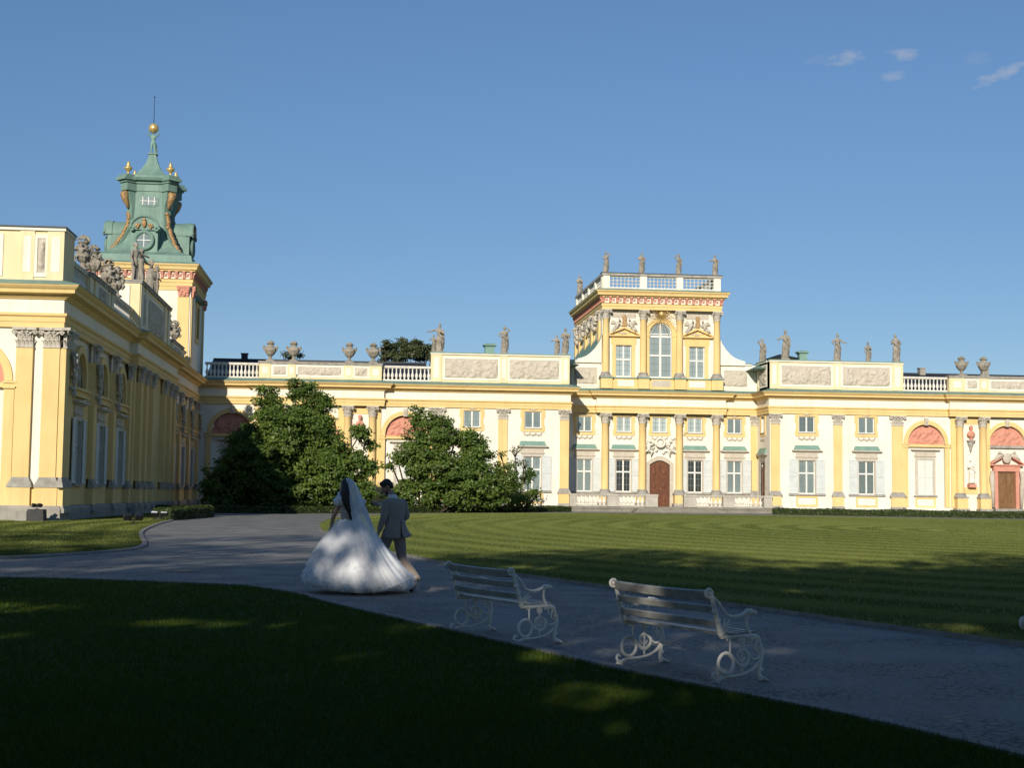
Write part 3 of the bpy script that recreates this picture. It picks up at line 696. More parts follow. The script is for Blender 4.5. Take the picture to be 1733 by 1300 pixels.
# side door of the right block, seen edge-on
SD = SIDEN(39.1); door_part(SD, -135.3, 1.6, .55, 4.4, 'wood', .4)
m = MB(SD.xf); frame_boxes(m, -136.35, -134.25, .5, 5.3, .25, -.1, .1); m.box(-136.8, -133.8, -.3, .02, 5.6, 5.75); part('door_surround', m, M['stone'], PAL)
m = MB(SD.xf); m.taper(-136.6, -134.0, -.28, .02, 5.752, 6.3, .15, .25); part('hood', m, M['copperlight'], PAL)
q = SD.p(-135.3, 0, 7.78); place('winside', lambda: win_up(1.2, 1.57), PAL, q, SD.rot)
# entablatures
entab(PAL, [(-15.3, 133), (-9.75, 133), (-9.75, 132.55), (2.05, 132.55), (2.05, 133), (19.65, 133), (19.65, 137.15), (23.0, 137.15), (23.0, 136.7), (35.6, 136.7), (35.6, 137.15), (39.1, 137.15), (39.1, 133), (57.0, 133), (57.0, 132.55), (74, 132.55)])
# parapets
A1 = FRONT(133.05)
balustrade(A1, PAL, -14.35, -9.45, .25, 12.0, 13.42, 14); balustrade(A1, PAL, 1.97, 6.5, .25, 12.0, 13.42, 12); balustrade(A1, PAL, 52.45, 56.9, .25, 12.0, 13.42, 12)
AG = FRONT(132.75)
attic(AG, PAL, -9.4, 1.93, 11.98, 13.58, .6, [(-9.36, -8.35), (-6.75, -6.05), (-1.6, -.75), (.75, 1.9)], [(-8.04, -6.95, 12.35, 13.1), (-5.8, -1.85, 12.35, 13.1), (-.55, .56, 12.35, 13.1)], 11)
attic(AG, PAL, 56.95, 74, 11.98, 13.58, .6, [(57.0, 58.5), (60.0, 60.9), (65.6, 66.3)], [(58.79, 59.76, 12.35, 13.1), (61.2, 65.2, 12.35, 13.1)], 21)
attic(A1, PAL, 6.5, 19.65, 11.98, 14.8, .7, [(6.5, 7.5), (13.02, 13.73), (18.86, 19.64)], [(7.84, 12.82, 12.4, 14.2), (13.95, 18.64, 12.4, 14.2)], 31, mcap='copper')
attic(A1, PAL, 39.1, 52.4, 11.98, 14.8, .7, [(39.1, 39.95), (45.4, 46.15), (51.3, 52.4)], [(40.29, 45.18, 12.4, 14.2), (46.38, 51.07, 12.4, 14.2)], 41, mcap='copper')
attic(SIDEN(39.1), PAL, -137.2, -133.78, 11.98, 14.8, .7, [(-137.2, -136.6)], [(-136.3, -134.1, 12.4, 14.2)], 51, mcap='copper')
attic(SIDEP(19.65), PAL, 133.78, 137.2, 11.98, 14.8, .7, [], [(134.2, 136.5, 12.4, 14.2)], 52, mcap='copper')
AR = FRONT(137.25)
for a, b, ra, rb, k in ((20.36, 23.3, 20.7, 23.0, 1), (35.3, 38.4, 35.7, 38.05, 2)):
    attic(AR, PAL, a, b, 11.98, 14.75, .5, [], [(ra, rb, 12.4, 14.0)], 60+k, mcap='copper', body='cream')
# roofs over the blocks: concave copper sweep against the pavilion, with the white scroll gable before it
vol = [(23.6, 17.84), (23.42, 17.2), (23.2, 16.6), (22.78, 15.95), (22.3, 15.45), (21.9, 15.15), (21.4, 14.95), (20.82, 14.8)]
for sgn in (0, 1):
    P = [(x if not sgn else 58.62-x, z+(0 if not sgn else .12)) for x, z in vol]
    g = P+[(P[-1][0], 14.5), (P[0][0], 14.5)]
    m = MB(); m.exy(g if sgn else g[::-1], 137.0, 137.4); part('scroll_gable', m, M['cream'], PAL)
    m = MB(); m.exy([(x, z+.05) for x, z in P]+[(x, z-.12) for x, z in P[::-1]], 137.45, 152) if not sgn else m.exy(([(x, z+.05) for x, z in P]+[(x, z-.12) for x, z in P[::-1]])[::-1], 137.45, 152)
    part('sweep_roof', m, M['copper'], PAL)
for a, b in ((6.8, 20.8), (37.9, 52.1)):
    m = MB(); m.taper(a, b, 134.2, 148.5, 14.0, 15.2, 2.5, 5.5, 5.5); part('roof', m, M['copper'], PAL)
for x, y, z0, s in ((12.9, 143, 14.9, 1.15), (45.5, 143, 14.9, 1.0)):
    m = MB(); m.sq(x, y, [(.75*s, z0-.5), (.7*s, z0+.4), (.42*s, z0+.9), (.4*s, z0+1.5), (.58*s, z0+1.62), (.58*s, z0+1.75), (.3*s, z0+1.85)]); part('chimney', m, M['copperlight'], PAL)
m = MB(); m.box(42.2, 44.6, 142.4, 144.6, 14.5, 15.85); part('roof_house', m, M['yellow'], PAL)
m = MB(); m.taper(41.7, 45.0, 141.9, 145.1, 15.852, 16.35, 1.4, 1.4, 1.4); part('roof_house_cap', m, M['slate'], PAL)
# terrace with steps and balustrade
TF = FRONT(132.3)
m = MB(TF.xf); m.box(19.66, 39.09, .02, 4.9, 0, .5); part('terrace_floor', m, M['terrace'], PAL)
m = MB(TF.xf); m.box(19.66, 39.09, -.12, .02, 0, .3); m.box(19.66, 39.09, -.2, .03, .302, .44); part('terrace_wall', m, M['terrace'], PAL)
m = MB(TF.xf)
for k in range(3): m.box(25.5+.25*k, 34.1-.25*k, -1.9+.55*k, -.125-.002*k, .13*k+.001*k, .13*(k+1))
part('steps', m, M['terrace'], PAL)
for a, b in ((19.66, 20.36), (23.2, 24.37), (26.85, 28.03), (30.55, 31.75), (34.34, 35.48), (38.3, 39.08)):
    m = MB(TF.xf); m.box(a, b, -.1, .5, .5, 1.5); m.box(a-.04, b+.04, -.16, .56, 1.502, 1.68); part('pier', m, M['rail'], PAL)
for a, b, n in ((20.41, 23.15, 7), (24.42, 26.8, 6), (31.8, 34.29, 6), (35.53, 38.25, 6)): balustrade(TF, PAL, a, b, .2, .5, 1.66, n, r=.19, rail='rail')
# ---- central pavilion, upper storey
T = FRONT(137.0); TX0, TX1, TY0, TY1 = 23.4, 35.15, 137.0, 154.0
m = wall(T, TX0, TX1, 11.9, 21, [(24.78, 26.36, 13.15, 16.27), (32.11, 33.69, 13.15, 16.27), (28.11, 30.39, 13.15, 18.59)], .3, noTop=(2,)); spandrel(m, 29.25, 17.45, 1.14, 18.59, .3)
wall(SIDEN(TX0), -TY1, -TY0, 11.9, 21, mb=m); wall(SIDEP(TX1), TY0, TY1, 11.9, 21, mb=m); part('wall', m, M['cream'], PAL)
m = MB(T.xf)
for a, b in ((23.2, 24.35), (26.9, 28.0), (30.5, 31.65), (34.2, 35.35)): m.box(a, b, -.85, .01, 11.95, 12.95)
m.box(24.351, 34.199, -.55, .01, 11.95, 12.95); part('pedestal', m, M['yellow'], PAL)
m = MB(T.xf)
for a, b in ((23.1, 24.45), (26.8, 28.1), (30.4, 31.75), (34.1, 35.45)): m.box(a, b, -.95, .01, 12.952, 13.07)
m.box(24.451, 34.099, -.65, .01, 12.952, 13.06); part('pedestal_sheet', m, M['copper'], PAL)
for a, b, k in ((24.9, 26.5, 0), (28.3, 30.2, 1), (32.0, 33.6, 0)):
    m = MB(T.xf); m.box(a, b, -.57, -.5, 12.2, 12.8); part('inset_panel', m, M['relief' if k else 'cream'], PAL)
for x in (23.72, 27.45, 31.07, 34.83): column(T, PAL, x, -.38, .335, z0=13.07, z1=19.73, ped=None, caph=.95)
for x in (25.57, 32.9):
    def mk():
        mb = MB(); w, h, g = 1.58, 3.12, .34
        mb.box(-w/2-g, -w/2, -.12, .25, -.06, h+.62); mb.box(w/2, w/2+g, -.12, .25, -.06, h+.62); mb.box(-w/2+.001, w/2-.001, -.12, .25, h, h+.62)
        mb.box(-w/2-g-.14, w/2+g+.14, -.06, .02, h+.1, h+.68); mb.box(-w/2-.75, w/2+.75, -.4, .02, 3.97, 4.1)
        for sx in (-1, 1): mb.exy([(sx*1.56, 4.1), (sx*1.56, 4.26), (0, 4.98), (0, 4.74)][::sx], -.42, .02)
        mb.box(-1.3, 1.3, -.1, .02, 3.8, 3.97); mb.exy([(-1.4, 4.1), (1.4, 4.1), (0, 4.74)], -.08, .02)
        root = loc_part('window', mb, M['yellow'], None); sash(root, w, h, .1, trans=.55, rows=(3, 3), pane='panepale')
        o = MB(); rn = random.Random(2)
        for k in range(12): o.ball((rn.uniform(-.55, .55), -.12, 4.22+rn.uniform(0, .18)), (rn.uniform(.06, .16), .08, .07), 7, 5)
        loc_part('tympanum', o, M['capital'], root, True)
        for sx in (-1, 1):   # reclining figures with shield
            o = MB()
            o.tube([(sx*.78, -.3, 4.75), (sx*.72, -.36, 5.0), (sx*.6, -.33, 5.3), (sx*.58, -.33, 5.42)], [.17, .15, .17, .08], 10); o.ball((sx*.5, -.38, 5.62), (.11, .12, .14), 9, 7)
            o.tube([(sx*.6, -.38, 5.32), (sx*.38, -.46, 5.15), (sx*.22, -.42, 5.35)], [.065, .055, .04], 7); o.tube([(sx*.7, -.33, 5.3), (sx*.92, -.36, 5.08), (sx*1.0, -.36, 4.85)], [.06, .05, .04], 7)
            o.tube([(sx*.78, -.36, 4.78), (sx*1.08, -.46, 4.72), (sx*1.32, -.4, 4.4)], [.12, .09, .045], 8); o.tube([(sx*.78, -.36, 4.78), (sx*.98, -.5, 4.6), (sx*1.12, -.42, 4.32)], [.11, .085, .045], 8)
            for k in range(6): a = .1+.2*k; o.tube([(sx*.72, -.2, 5.25), (sx*(.78+.55*math.cos(a)), -.15, 5.2+.45*math.sin(a))], [.06, .03], 5)
            loc_part('pediment_figure', o, M['capital'], root, True)
        o = MB(); o.box(-.2, .2, -.42, -.3, 4.9, 5.95); o.ball((0, -.36, 5.95), (.2, .08, .15), 8, 6); loc_part('shield', o, M['dullgold'], root)
        return root
    place('pavwin', mk, PAL, T.p(x, 0, 13.15))
    m = relief(T, x-1.2, x+1.2, 19.0, 19.5, 90, y=-.05, dep=.04, nfig=10, res=14); part('inscription_panel', m, M['relief'], PAL)
m = MB(T.xf); arcring(m, 29.25, 17.45, 1.14, 1.6, -.12, .25); m.box(27.65, 28.11, -.12, .25, 13.1, 17.45); m.box(30.39, 30.85, -.12, .25, 13.1, 17.45); m.box(27.6, 28.16, -.17, .02, 17.2, 17.42); m.box(30.34, 30.9, -.17, .02, 17.2, 17.42)
aw = part('window', m, M['yellow'], PAL); WL[aw.name] = wloc(PAL)
m = MB(T.xf); arcring(m, 29.25, 17.45, 1.03, 1.14, .08, .2); frame_boxes(m, 28.11, 30.39, 13.15, 17.5, .09, .08, .2); m.box(29.15, 29.35, .06, .19, 13.2, 18.5)
m.box(28.2, 29.149, .07, .19, 15.25, 15.4); m.box(29.351, 30.3, .07, .19, 15.25, 15.4); m.box(28.2, 29.149, .07, .19, 17.1, 17.3); m.box(29.351, 30.3, .07, .19, 17.1, 17.3); part('frame', m, M['white'], aw)
m = MB(T.xf)
for x in (28.66, 29.84): m.box(x-.016, x+.016, .15, .21, 13.2, 17.1)
for z in (13.85, 14.5, 15.85, 16.5): m.box(28.2, 30.3, .155, .205, z-.016, z+.016)
for a in (.5, 1.0, 1.4, 1.75, 2.15, 2.65): m.tube([(29.25+.2*math.cos(a), .18, 17.45+.2*math.sin(a)), (29.25+1.05*math.cos(a), .18, 17.45+1.05*math.sin(a))], .016, 4)
m.tube([(29.25+.6*math.cos(t), .18, 17.45+.6*math.sin(t)) for t in np.linspace(0, PI, 11)], .016, 4); part('glazing_bar', m, M['bar'], aw)
m = MB(T.xf); m.exy([(28.13, 13.17), (30.37, 13.17)]+[(29.25+1.12*math.cos(t), 17.45+1.12*math.sin(t)) for t in np.linspace(0, PI, 15)], .175, .22); part('pane', m, M['panepale'], aw)
m = MB(T.xf); m.ball((29.25, -.45, 19.4), .28, 14, 10)
for k in range(34):
    a = 2*PI*k/34; L = (2.9 if k % 2 else 2.0)*(1 if math.sin(a) < .15 else .45)
    m.tube([(29.25+.3*math.cos(a), -.4, 19.4+.3*math.sin(a)), (29.25+L*math.cos(a), -.62, 19.4+L*math.sin(a)*.8)], [.03, .008], 4)
part('sun_ornament', m, M['gold'], PAL, True)
# left flank of the pavilion
L = SIDEN(TX0)
for x in (-138.2, -142.5, -146.5, -150.6, -153.4): pilaster(L, PAL, x, .7, 13.07, 19.73, .2, dado=False)
for x in (-140.3, -144.5, -148.6, -152.0):
    m = MB(L.xf); frame_boxes(m, x-1.1, x+1.1, 15.2, 18.2, .3, -.1, .02); part('window', m, M['yellow'], PAL)
    m = MB(L.xf)
    for k in range(10): m.ball((x+rn.uniform(-.9, .9), -.2, rn.uniform(18.0, 19.3)), (rn.uniform(.2, .35), .25, rn.uniform(.15, .35)), 7, 5)
    part('trophy', m, M['relief'], PAL, True)
R_ = SIDEP(TX1)
for x in (138.2, 145, 152): pilaster(R_, PAL, x, .7, 13.07, 19.73, .2, dado=False)
def crown_entab(parent, path, za, zf, zc, zt, mod=.62, proj=.7, closed=True):
    part('architrave', MB().sweep([(-.05, za), (.1, za), (.1, za+(zf-za)*.45), (.16, za+(zf-za)*.5), (.16, zf-.08), (.26, zf-.02), (-.05, zf-.02)], path), M['yellow'], parent)
    part('frieze', MB().sweep([(-.05, zf), (.08, zf), (.08, zc), (-.05, zc)], path), M['cream'], parent)
    part('cornice', MB().sweep([(-.05, zc+.002), (.35, zc+.002), (.35, zc+.1), (proj-.1, zc+.13), (proj-.08, zc+.28), (proj, zc+.42), (proj+.08, zt-.12), (proj+.1, zt), (-.05, zt)], path), M['yellow'], parent)
    part('flashing', MB().sweep([(-.6, zt+.002), (proj+.13, zt+.002), (proj+.13, zt+.04), (.0, zt+.25), (-.6, zt+.25)], path), M['copper'], parent)
    m = MB(); r = MB()
    for (xa, ya), (xb, yb) in zip(path, path[1:]):
        d = Vector((xb-xa, yb-ya)); n = max(1, int(d.length/mod)); d.normalize(); o = Vector((d.y, -d.x)); ln = (Vector((xb, yb))-Vector((xa, ya))).length
        for k in range(n+1):
            t = ln*k/n; cx, cy = xa+d.x*t, ya+d.y*t
            def pt(u, w, z): return (cx+d.x*u+o.x*w, cy+d.y*u+o.y*w, z)
            q = .11
            for A in ([(.08, zf+.02), (.2, zf+.05), (.22, zf+.25), (.36, zc-.1), (.36, zc)],):
                vs = [pt(-q, w, z) for w, z in A]+[pt(q, w, z) for w, z in A]+[pt(-q, .0, zc), pt(q, .0, zc)]
                kk = len(A); m.add(vs, [(i, i+1, kk+i+1, kk+i) for i in range(kk-1)]+[tuple(range(kk))+(2*kk,), tuple(range(2*kk-1, kk-1, -1))+(2*kk+1,)])
            if k < n: r.tube([pt(mod/2-.13, .1, zf+.14), pt(mod/2, .13, zf+.3), pt(mod/2+.13, .1, zc-.14)], [.03, .09, .03], 6); r.tube([pt(mod/2-.13, .1, zc-.14), pt(mod/2+.13, .1, zf+.14)], .04, 5)
    m.v += []; part('frieze_molding', m, M['pink'], parent); part('frieze_pattern', r, M['pink'], parent)
TP = [(TX0, TY1), (TX0, TY0-.55), (TX1, TY0-.55), (TX1, TY1)]
crown_entab(PAL, TP, 19.75, 20.36, 20.96, 21.55, .66)
m = MB(); m.box(TX0-.1, TX1+.1, TY0-.2, TY1, 21.4, 21.75); part('roof_slab', m, M['copper'], PAL)
BF = FRONT(136.75)
for a, b in ((23.44, 24.1), (27.13, 27.8), (30.77, 31.43), (34.56, 35.22)):
    m = MB(BF.xf); m.box(a, b, -.12, .4, 21.8, 23.1); part('pier', m, M['cream'], PAL)
def lattice(fr, x0, x1, z0, z1, y, parent):
    m = MB(fr.xf); m.box(x0, x1, y-.08, y+.08, z0, z0+.12); m.box(x0, x1, y-.08, y+.08, z1-.12, z1); n = int((x1-x0)/.36); st = (x1-x0)/n; hz = (z1-z0-.24)/3
    for r in range(3):
        for k in range(n):
            cx = x0+st*(k+.5); cz = z0+.12+hz*(r+.5)
            m.tube([(cx+(st/2+.02)*math.cos(t), y, cz+(hz/2+.02)*math.sin(t)) for t in np.linspace(0, 2*PI, 11)[:-1]], .035, 5, True)
    part('lattice', m, M['whitestone'], parent)
for a, b in ((24.1, 27.13), (27.8, 30.77), (31.43, 34.56)): lattice(BF, a, b, 21.85, 23.1, .1, PAL)
SL = SIDEN(23.44)
for k in range(5):
    m = MB(SL.xf); a = -154+k*4.1; m.box(a, a+.66, -.1, .4, 21.8, 23.1); part('pier', m, M['cream'], PAL)
    if k < 4: lattice(SL, a+.66, a+4.1, 21.85, 23.1, .1, PAL)
m = MB(); m.box(34.8, 35.2, 137.2, 154, 21.8, 23.1); m.box(23.5, 35, 153.6, 154, 21.8, 23.1); part('rear_parapet', m, M['cream'], PAL)
m = MB(); m.box(23.3, 35.36, 136.55, 137.3, 23.102, 23.34); m.box(23.3, 24.0, 137.301, 154.1, 23.102, 23.34); m.box(34.7, 35.36, 137.301, 154.1, 23.102, 23.34); part('coping', m, M['stone'], PAL)
m = MB(); m.box(23.25, 35.4, 136.5, 137.3, 23.342, 23.4); part('coping_sheet', m, M['slate'], PAL)
# ================================================================= the near wing on the left
WNG = thing('palace_wing', (-24, 100, 0), 'near yellow palace wing in side view with shaded long wall and sunlit end wall', 'palace wing')
WF = FRONT(72.5); WS = SIDEP(-15.0); WA = SIDEP(-14.5)
m = wall(WF, -34, -15, 0, 12, [(-21.25, -17.55, .7, 8.77)], .3, noTop=(0,)); spandrel(m, -19.4, 6.92, 1.85, 8.77, .3)
bays = [77.4, 84.0, 90.5, 115.5, 122.0, 128.4]
ops = [(b-1.3, b+1.3, 6.9, 8.8) for b in bays]+[(b-.85, b+.85, 1.9, 5.5) for b in bays]
wall(WS, 72.5, 133.2, 0, 12, ops, .75, m, noTop=range(1, 7))
for b in bays: spandrel(m, b, 7.5, 1.3, 8.8, .75)
m.xf = None; m.box(-34, -33.7, 73, 133, 0, 12); m.box(-33.69, -15.8, 132.8, 133.1, 0, 12)
part('wall', m, M['cream'], WNG)
m = MB(); m.box(-33.9, -15.2, 72.8, 133, 11.6, 12.0); m.add([(-31,75,12.02),(-19,75,12.02),(-19,132,12.02),(-31,132,12.02),(-25,79,14.3),(-25,130,14.3)], [(0,1,4),(1,2,5,4),(2,3,5),(3,0,4,5)]); part('roof', m, M['slate'], WNG)
for a, b in ((75.3, 93.0), (113.0, 133)):
    m = MB(WS.xf)
    xs = [a]; 
    for c in bays:
        if a < c < b: xs += [c-.95, c+.95]
    xs.append(b)
    for p_, q_ in zip(xs[::2], xs[1::2]): m.box(p_, q_, -.1, .01, .76, 6.3)
    for c in bays:
        if a < c < b: m.box(c-.95, c+.95, -.1, .01, .76, 1.75); m.box(c-.95, c+.95, -.1, .01, 5.55, 6.3)
    part('wainscot', m, M['yellow'], WNG)
m = MB(WA.xf); m.box(93.4, 112.6, 0, .48, .76, 9.57); part('centrepiece', m, M['yellow'], WNG)
m = MB(); m.sweep([(-.05, 0), (.42, 0), (.42, .6), (.34, .75), (-.05, .75)], [(-34, 72.5), (-15, 72.5), (-15, 93.2), (-14.5, 93.2), (-14.5, 112.8), (-15, 112.8), (-15, 133)]); part('plinth', m, M['plinth'], WNG)
arch_bay(WF, WNG, -19.4, 71)
for x in (-16.6, -15.3): pilaster(WF, WNG, x, .8, dep=.2)
m = MB(WF.xf); m.box(-17.2, -15.01, -.12, .01, .752, 1.66); part('dado', m, M['yellow'], WNG)
pilaster(WS, WNG, 73.22, 1.7, dep=.4)
for y in (80.75, 87.2, 93.0): pilaster(WS, WNG, y, .9, dep=.4)
for y in (113.2, 118.7, 125.2, 131.6): pilaster(WS, WNG, y, .9, dep=.4)
for y in (94.6, 97.0, 100.0, 106.0, 109.0, 111.4): pilaster(WA, WNG, y, .9, dep=.35)
rn = random.Random(12)
def trophy_mesh():
    m = MB(); r = random.Random(6)
    m.tube([(0, -.1, 0), (0, -.2, -1.7)], [.12, .03], 7)
    for k in range(16): m.ball((r.uniform(-.25, .25), -.15-r.uniform(0, .12), -r.uniform(.1, 1.6)), (r.uniform(.1, .2), .14, r.uniform(.1, .22)), 7, 5)
    for k in range(6): m.tube([(0, -.2, -r.uniform(.4, 1.2)), (r.choice((-1, 1))*.42, -.22, -r.uniform(.2, 1.5))], [.07, .04], 5)
    m.box(-.2, .2, -.28, 0, -1.95, -1.75); m.ball((0, -.2, -2.1), (.15, .15, .2), 8, 6)
    return m.mesh('trophy', M['capital'], True)
tm = trophy_mesh(); w_ = wloc(WNG)
for y in (73.6, 80.75, 87.2, 113.2, 118.7, 125.2, 131.6):
    q = WS.p(y, -.4, 8.5); link('trophy', tm, WNG, (q[0]-w_.x, q[1]-w_.y, q[2]-w_.z), WS.rot)
fm2 = figure_mesh(5, drape=1, arms=['chest', 'out'], plinth=False)
for b in bays:
    m = MB(WS.xf); arcring(m, b, 7.5, 1.3, 1.72, -.26, .05); m.box(b-1.72, b-1.3, -.26, .05, 6.9, 7.5); m.box(b+1.3, b+1.72, -.26, .05, 6.9, 7.5)
    m.box(b-1.85, b+1.85, -.34, .02, 6.42, 6.55); m.box(b-1.8, b+1.8, -.28, .02, 6.552, 6.74); m.box(b-1.9, b+1.9, -.42, .02, 6.742, 6.88); part('arch', m, M['yellow'], WNG)
    m = MB(WS.xf); m.box(b-1.3, b+1.3, .7, .8, 6.88, 8.85); part('niche_back', m, M['yellow'], WNG)
    m = MB(WS.xf); m.box(b-1.25, b+1.25, .05, .6, 6.9, 7.0); m.rings([(b, .25, 7, .5, .25), (b, .25, 7.4, .6, .3), (b-.1, .25, 7.8, .35, .22), (b-.1, .25, 8.0, .12, .12)], 12, .1); m.ball((b-.1, .2, 8.15), .2, 8, 6); m.ball((b+.6, .2, 7.3), (.4, .25, .3), 8, 6); m.ball((b-.7, .2, 7.25), (.35, .25, .3), 8, 6); part('niche_figure', m, M['statue'], WNG, True)
    q = WS.p(b, -.1, 1.9)
    place('winwing', lambda: win_low(1.7, 3.3, shut=False, hood=False, panel=False, pane='pane'), WNG, q, WS.rot)
    for sg in (-1, 1):   # shutters folded back on the wall
        m = shutter_mb(*sorted((sg*.98, sg*1.8)), 0, 3.4, -.26, -.2)
        m.v = [WS.xf((b+x, y, 1.9+z)) for x, y, z in m.v]; part('shutter', m, M['shutter'], WNG)
entab(WNG, [(-34, 72.5), (-14.9, 72.5), (-14.9, 93.2), (-14.4, 93.2), (-14.4, 112.8), (-14.9, 112.8), (-14.9, 133.1)], .004)
# parapets
attic(FRONT(72.6), WNG, -34, -14.9, 11.98, 14.7, 2.4, [(-17.06, -16.36), (-15.73, -14.92)], [(-21.2, -18.1, 12.35, 14.1), (-16.2, -15.85, 12.35, 14.1)], 81, mcap='slate')
WP = SIDEP(-14.95)
balustrade(WP, WNG, 75.1, 79.4, .25, 12.0, 13.45, 12); balustrade(WP, WNG, 87.3, 94.7, .25, 12.0, 13.45, 18)
attic(WP, WNG, 79.4, 87.3, 11.98, 13.5, .6, [(79.5, 80.3), (81.0, 81.8), (85.2, 86.0), (86.4, 87.2)], [(82.2, 84.8, 12.3, 13.1)], 82)
attic(SIDEP(-14.55), WNG, 94.8, 109.6, 11.98, 15.35, 1.75, [(94.9, 95.9), (97.0, 98.0), (106.4, 107.4), (108.5, 109.5)], [(96.2, 96.8, 12.5, 14.6), (98.5, 105.9, 12.5, 14.6)], 83)
m = MB(); m.box(-16.25, -15.2, 94.72, 94.8, 12.2, 15.0); part('inset_panel', m, M['cream'], WNG)
balustrade(WP, WNG, 109.8, 114, .25, 12.0, 13.45, 10); balustrade(WP, WNG, 121.0, 124.2, .25, 12.0, 13.45, 8)
attic(WP, WNG, 114, 121, 11.98, 13.5, .6, [(114.1, 114.9), (120, 120.9)], [(115.6, 119.4, 12.3, 13.1)], 84)

# ================================================================= copper-capped tower behind the wing
TW = thing('palace_tower', (-19.2, 130.1, 12), 'square cream tower with tall verdigris copper lantern behind the near wing', 'tower')
HX = 4.35; X0, X1, Y0, Y1 = -19.2-HX, -19.2+HX, 125.0, 135.2
FT = FRONT(Y0); RT = SIDEP(X1)
m = wall(FT, X0, X1, 11.9, 21.2); wall(RT, Y0, Y1, 11.9, 21.2, [(129.3, 130.9, 15.2, 18.0)], .3, m)
m.xf = None; m.add([(X0,Y0,11.9),(X0,Y1,11.9),(X0,Y1,21.2),(X0,Y0,21.2)], [(0,3,2,1)]); m.add([(X0,Y1,11.9),(X1,Y1,11.9),(X1,Y1,21.2),(X0,Y1,21.2)], [(0,3,2,1)])
part('wall', m, M['cream'], TW)
def pcap(fr, x, z):
    m = MB(fr.xf); rn = random.Random(3)
    m.taper(x-.42, x+.42, -.2, .02, z, z+.75, -.12, -.1); m.box(x-.58, x+.58, -.36, .02, z+.752, z+.92)
    for k in range(9): m.ball((x+rn.uniform(-.4, .4), -.26, z+rn.uniform(.1, .7)), (.1, .08, .12), 6, 4)
    for sg in (-1, 1): m.ball((x+sg*.42, -.3, z+.62), (.14, .1, .14), 8, 6)
    part('capital', m, M['pink'], TW)
for fr, a, b in ((FT, X0, X1), (RT, Y0, Y1)):
    for x in (a+.62, b-.62):
        m = MB(fr.xf); m.box(x-.5, x+.5, -.1, .02, 11.9, 18.35); part('pilaster', m, M['yellow'], TW); pcap(fr, x, 18.35)
m = MB(FT.xf); m.box(X0+1.14, X1-1.14, -.06, .02, 18.9, 19.24); part('panel_band', m, M['yellow'], TW)
m = MB(RT.xf); frame_boxes(m, 128.9, 131.3, 14.8, 18.4, .4, -.12, .05); rw = part('window', m, M['yellow'], TW); WL[rw.name] = wloc(TW)
m = MB(RT.xf); m.box(129.3, 130.9, .15, .2, 15.2, 18); part('pane', m, M['pane'], rw)
m = MB(RT.xf); m.taper(128.5, 131.7, -.7, .02, 18.45, 19.1, .1, .7); part('hood', m, M['copper'], rw)
crown_entab(TW, [(X0, Y1), (X0, Y0), (X1, Y0), (X1, Y1), (X0, Y1)], 19.25, 19.9, 20.55, 21.15, .62, .6)
cx, cy = -19.2, 130.1
m = MB(); m.sq(cx, cy, [(4.75, 21.25), (4.7, 21.42), (4.3, 21.48), (4.22, 22.05), (3.75, 22.22), (3.2, 22.5), (2.65, 22.95), (2.2, 23.6), (1.82, 24.5), (1.63, 25.4), (1.55, 26.5), (1.52, 27.3), (1.52, 28.25)], 1.1); part('copper_roof', m, M['copper'], TW)
RE = 3.7
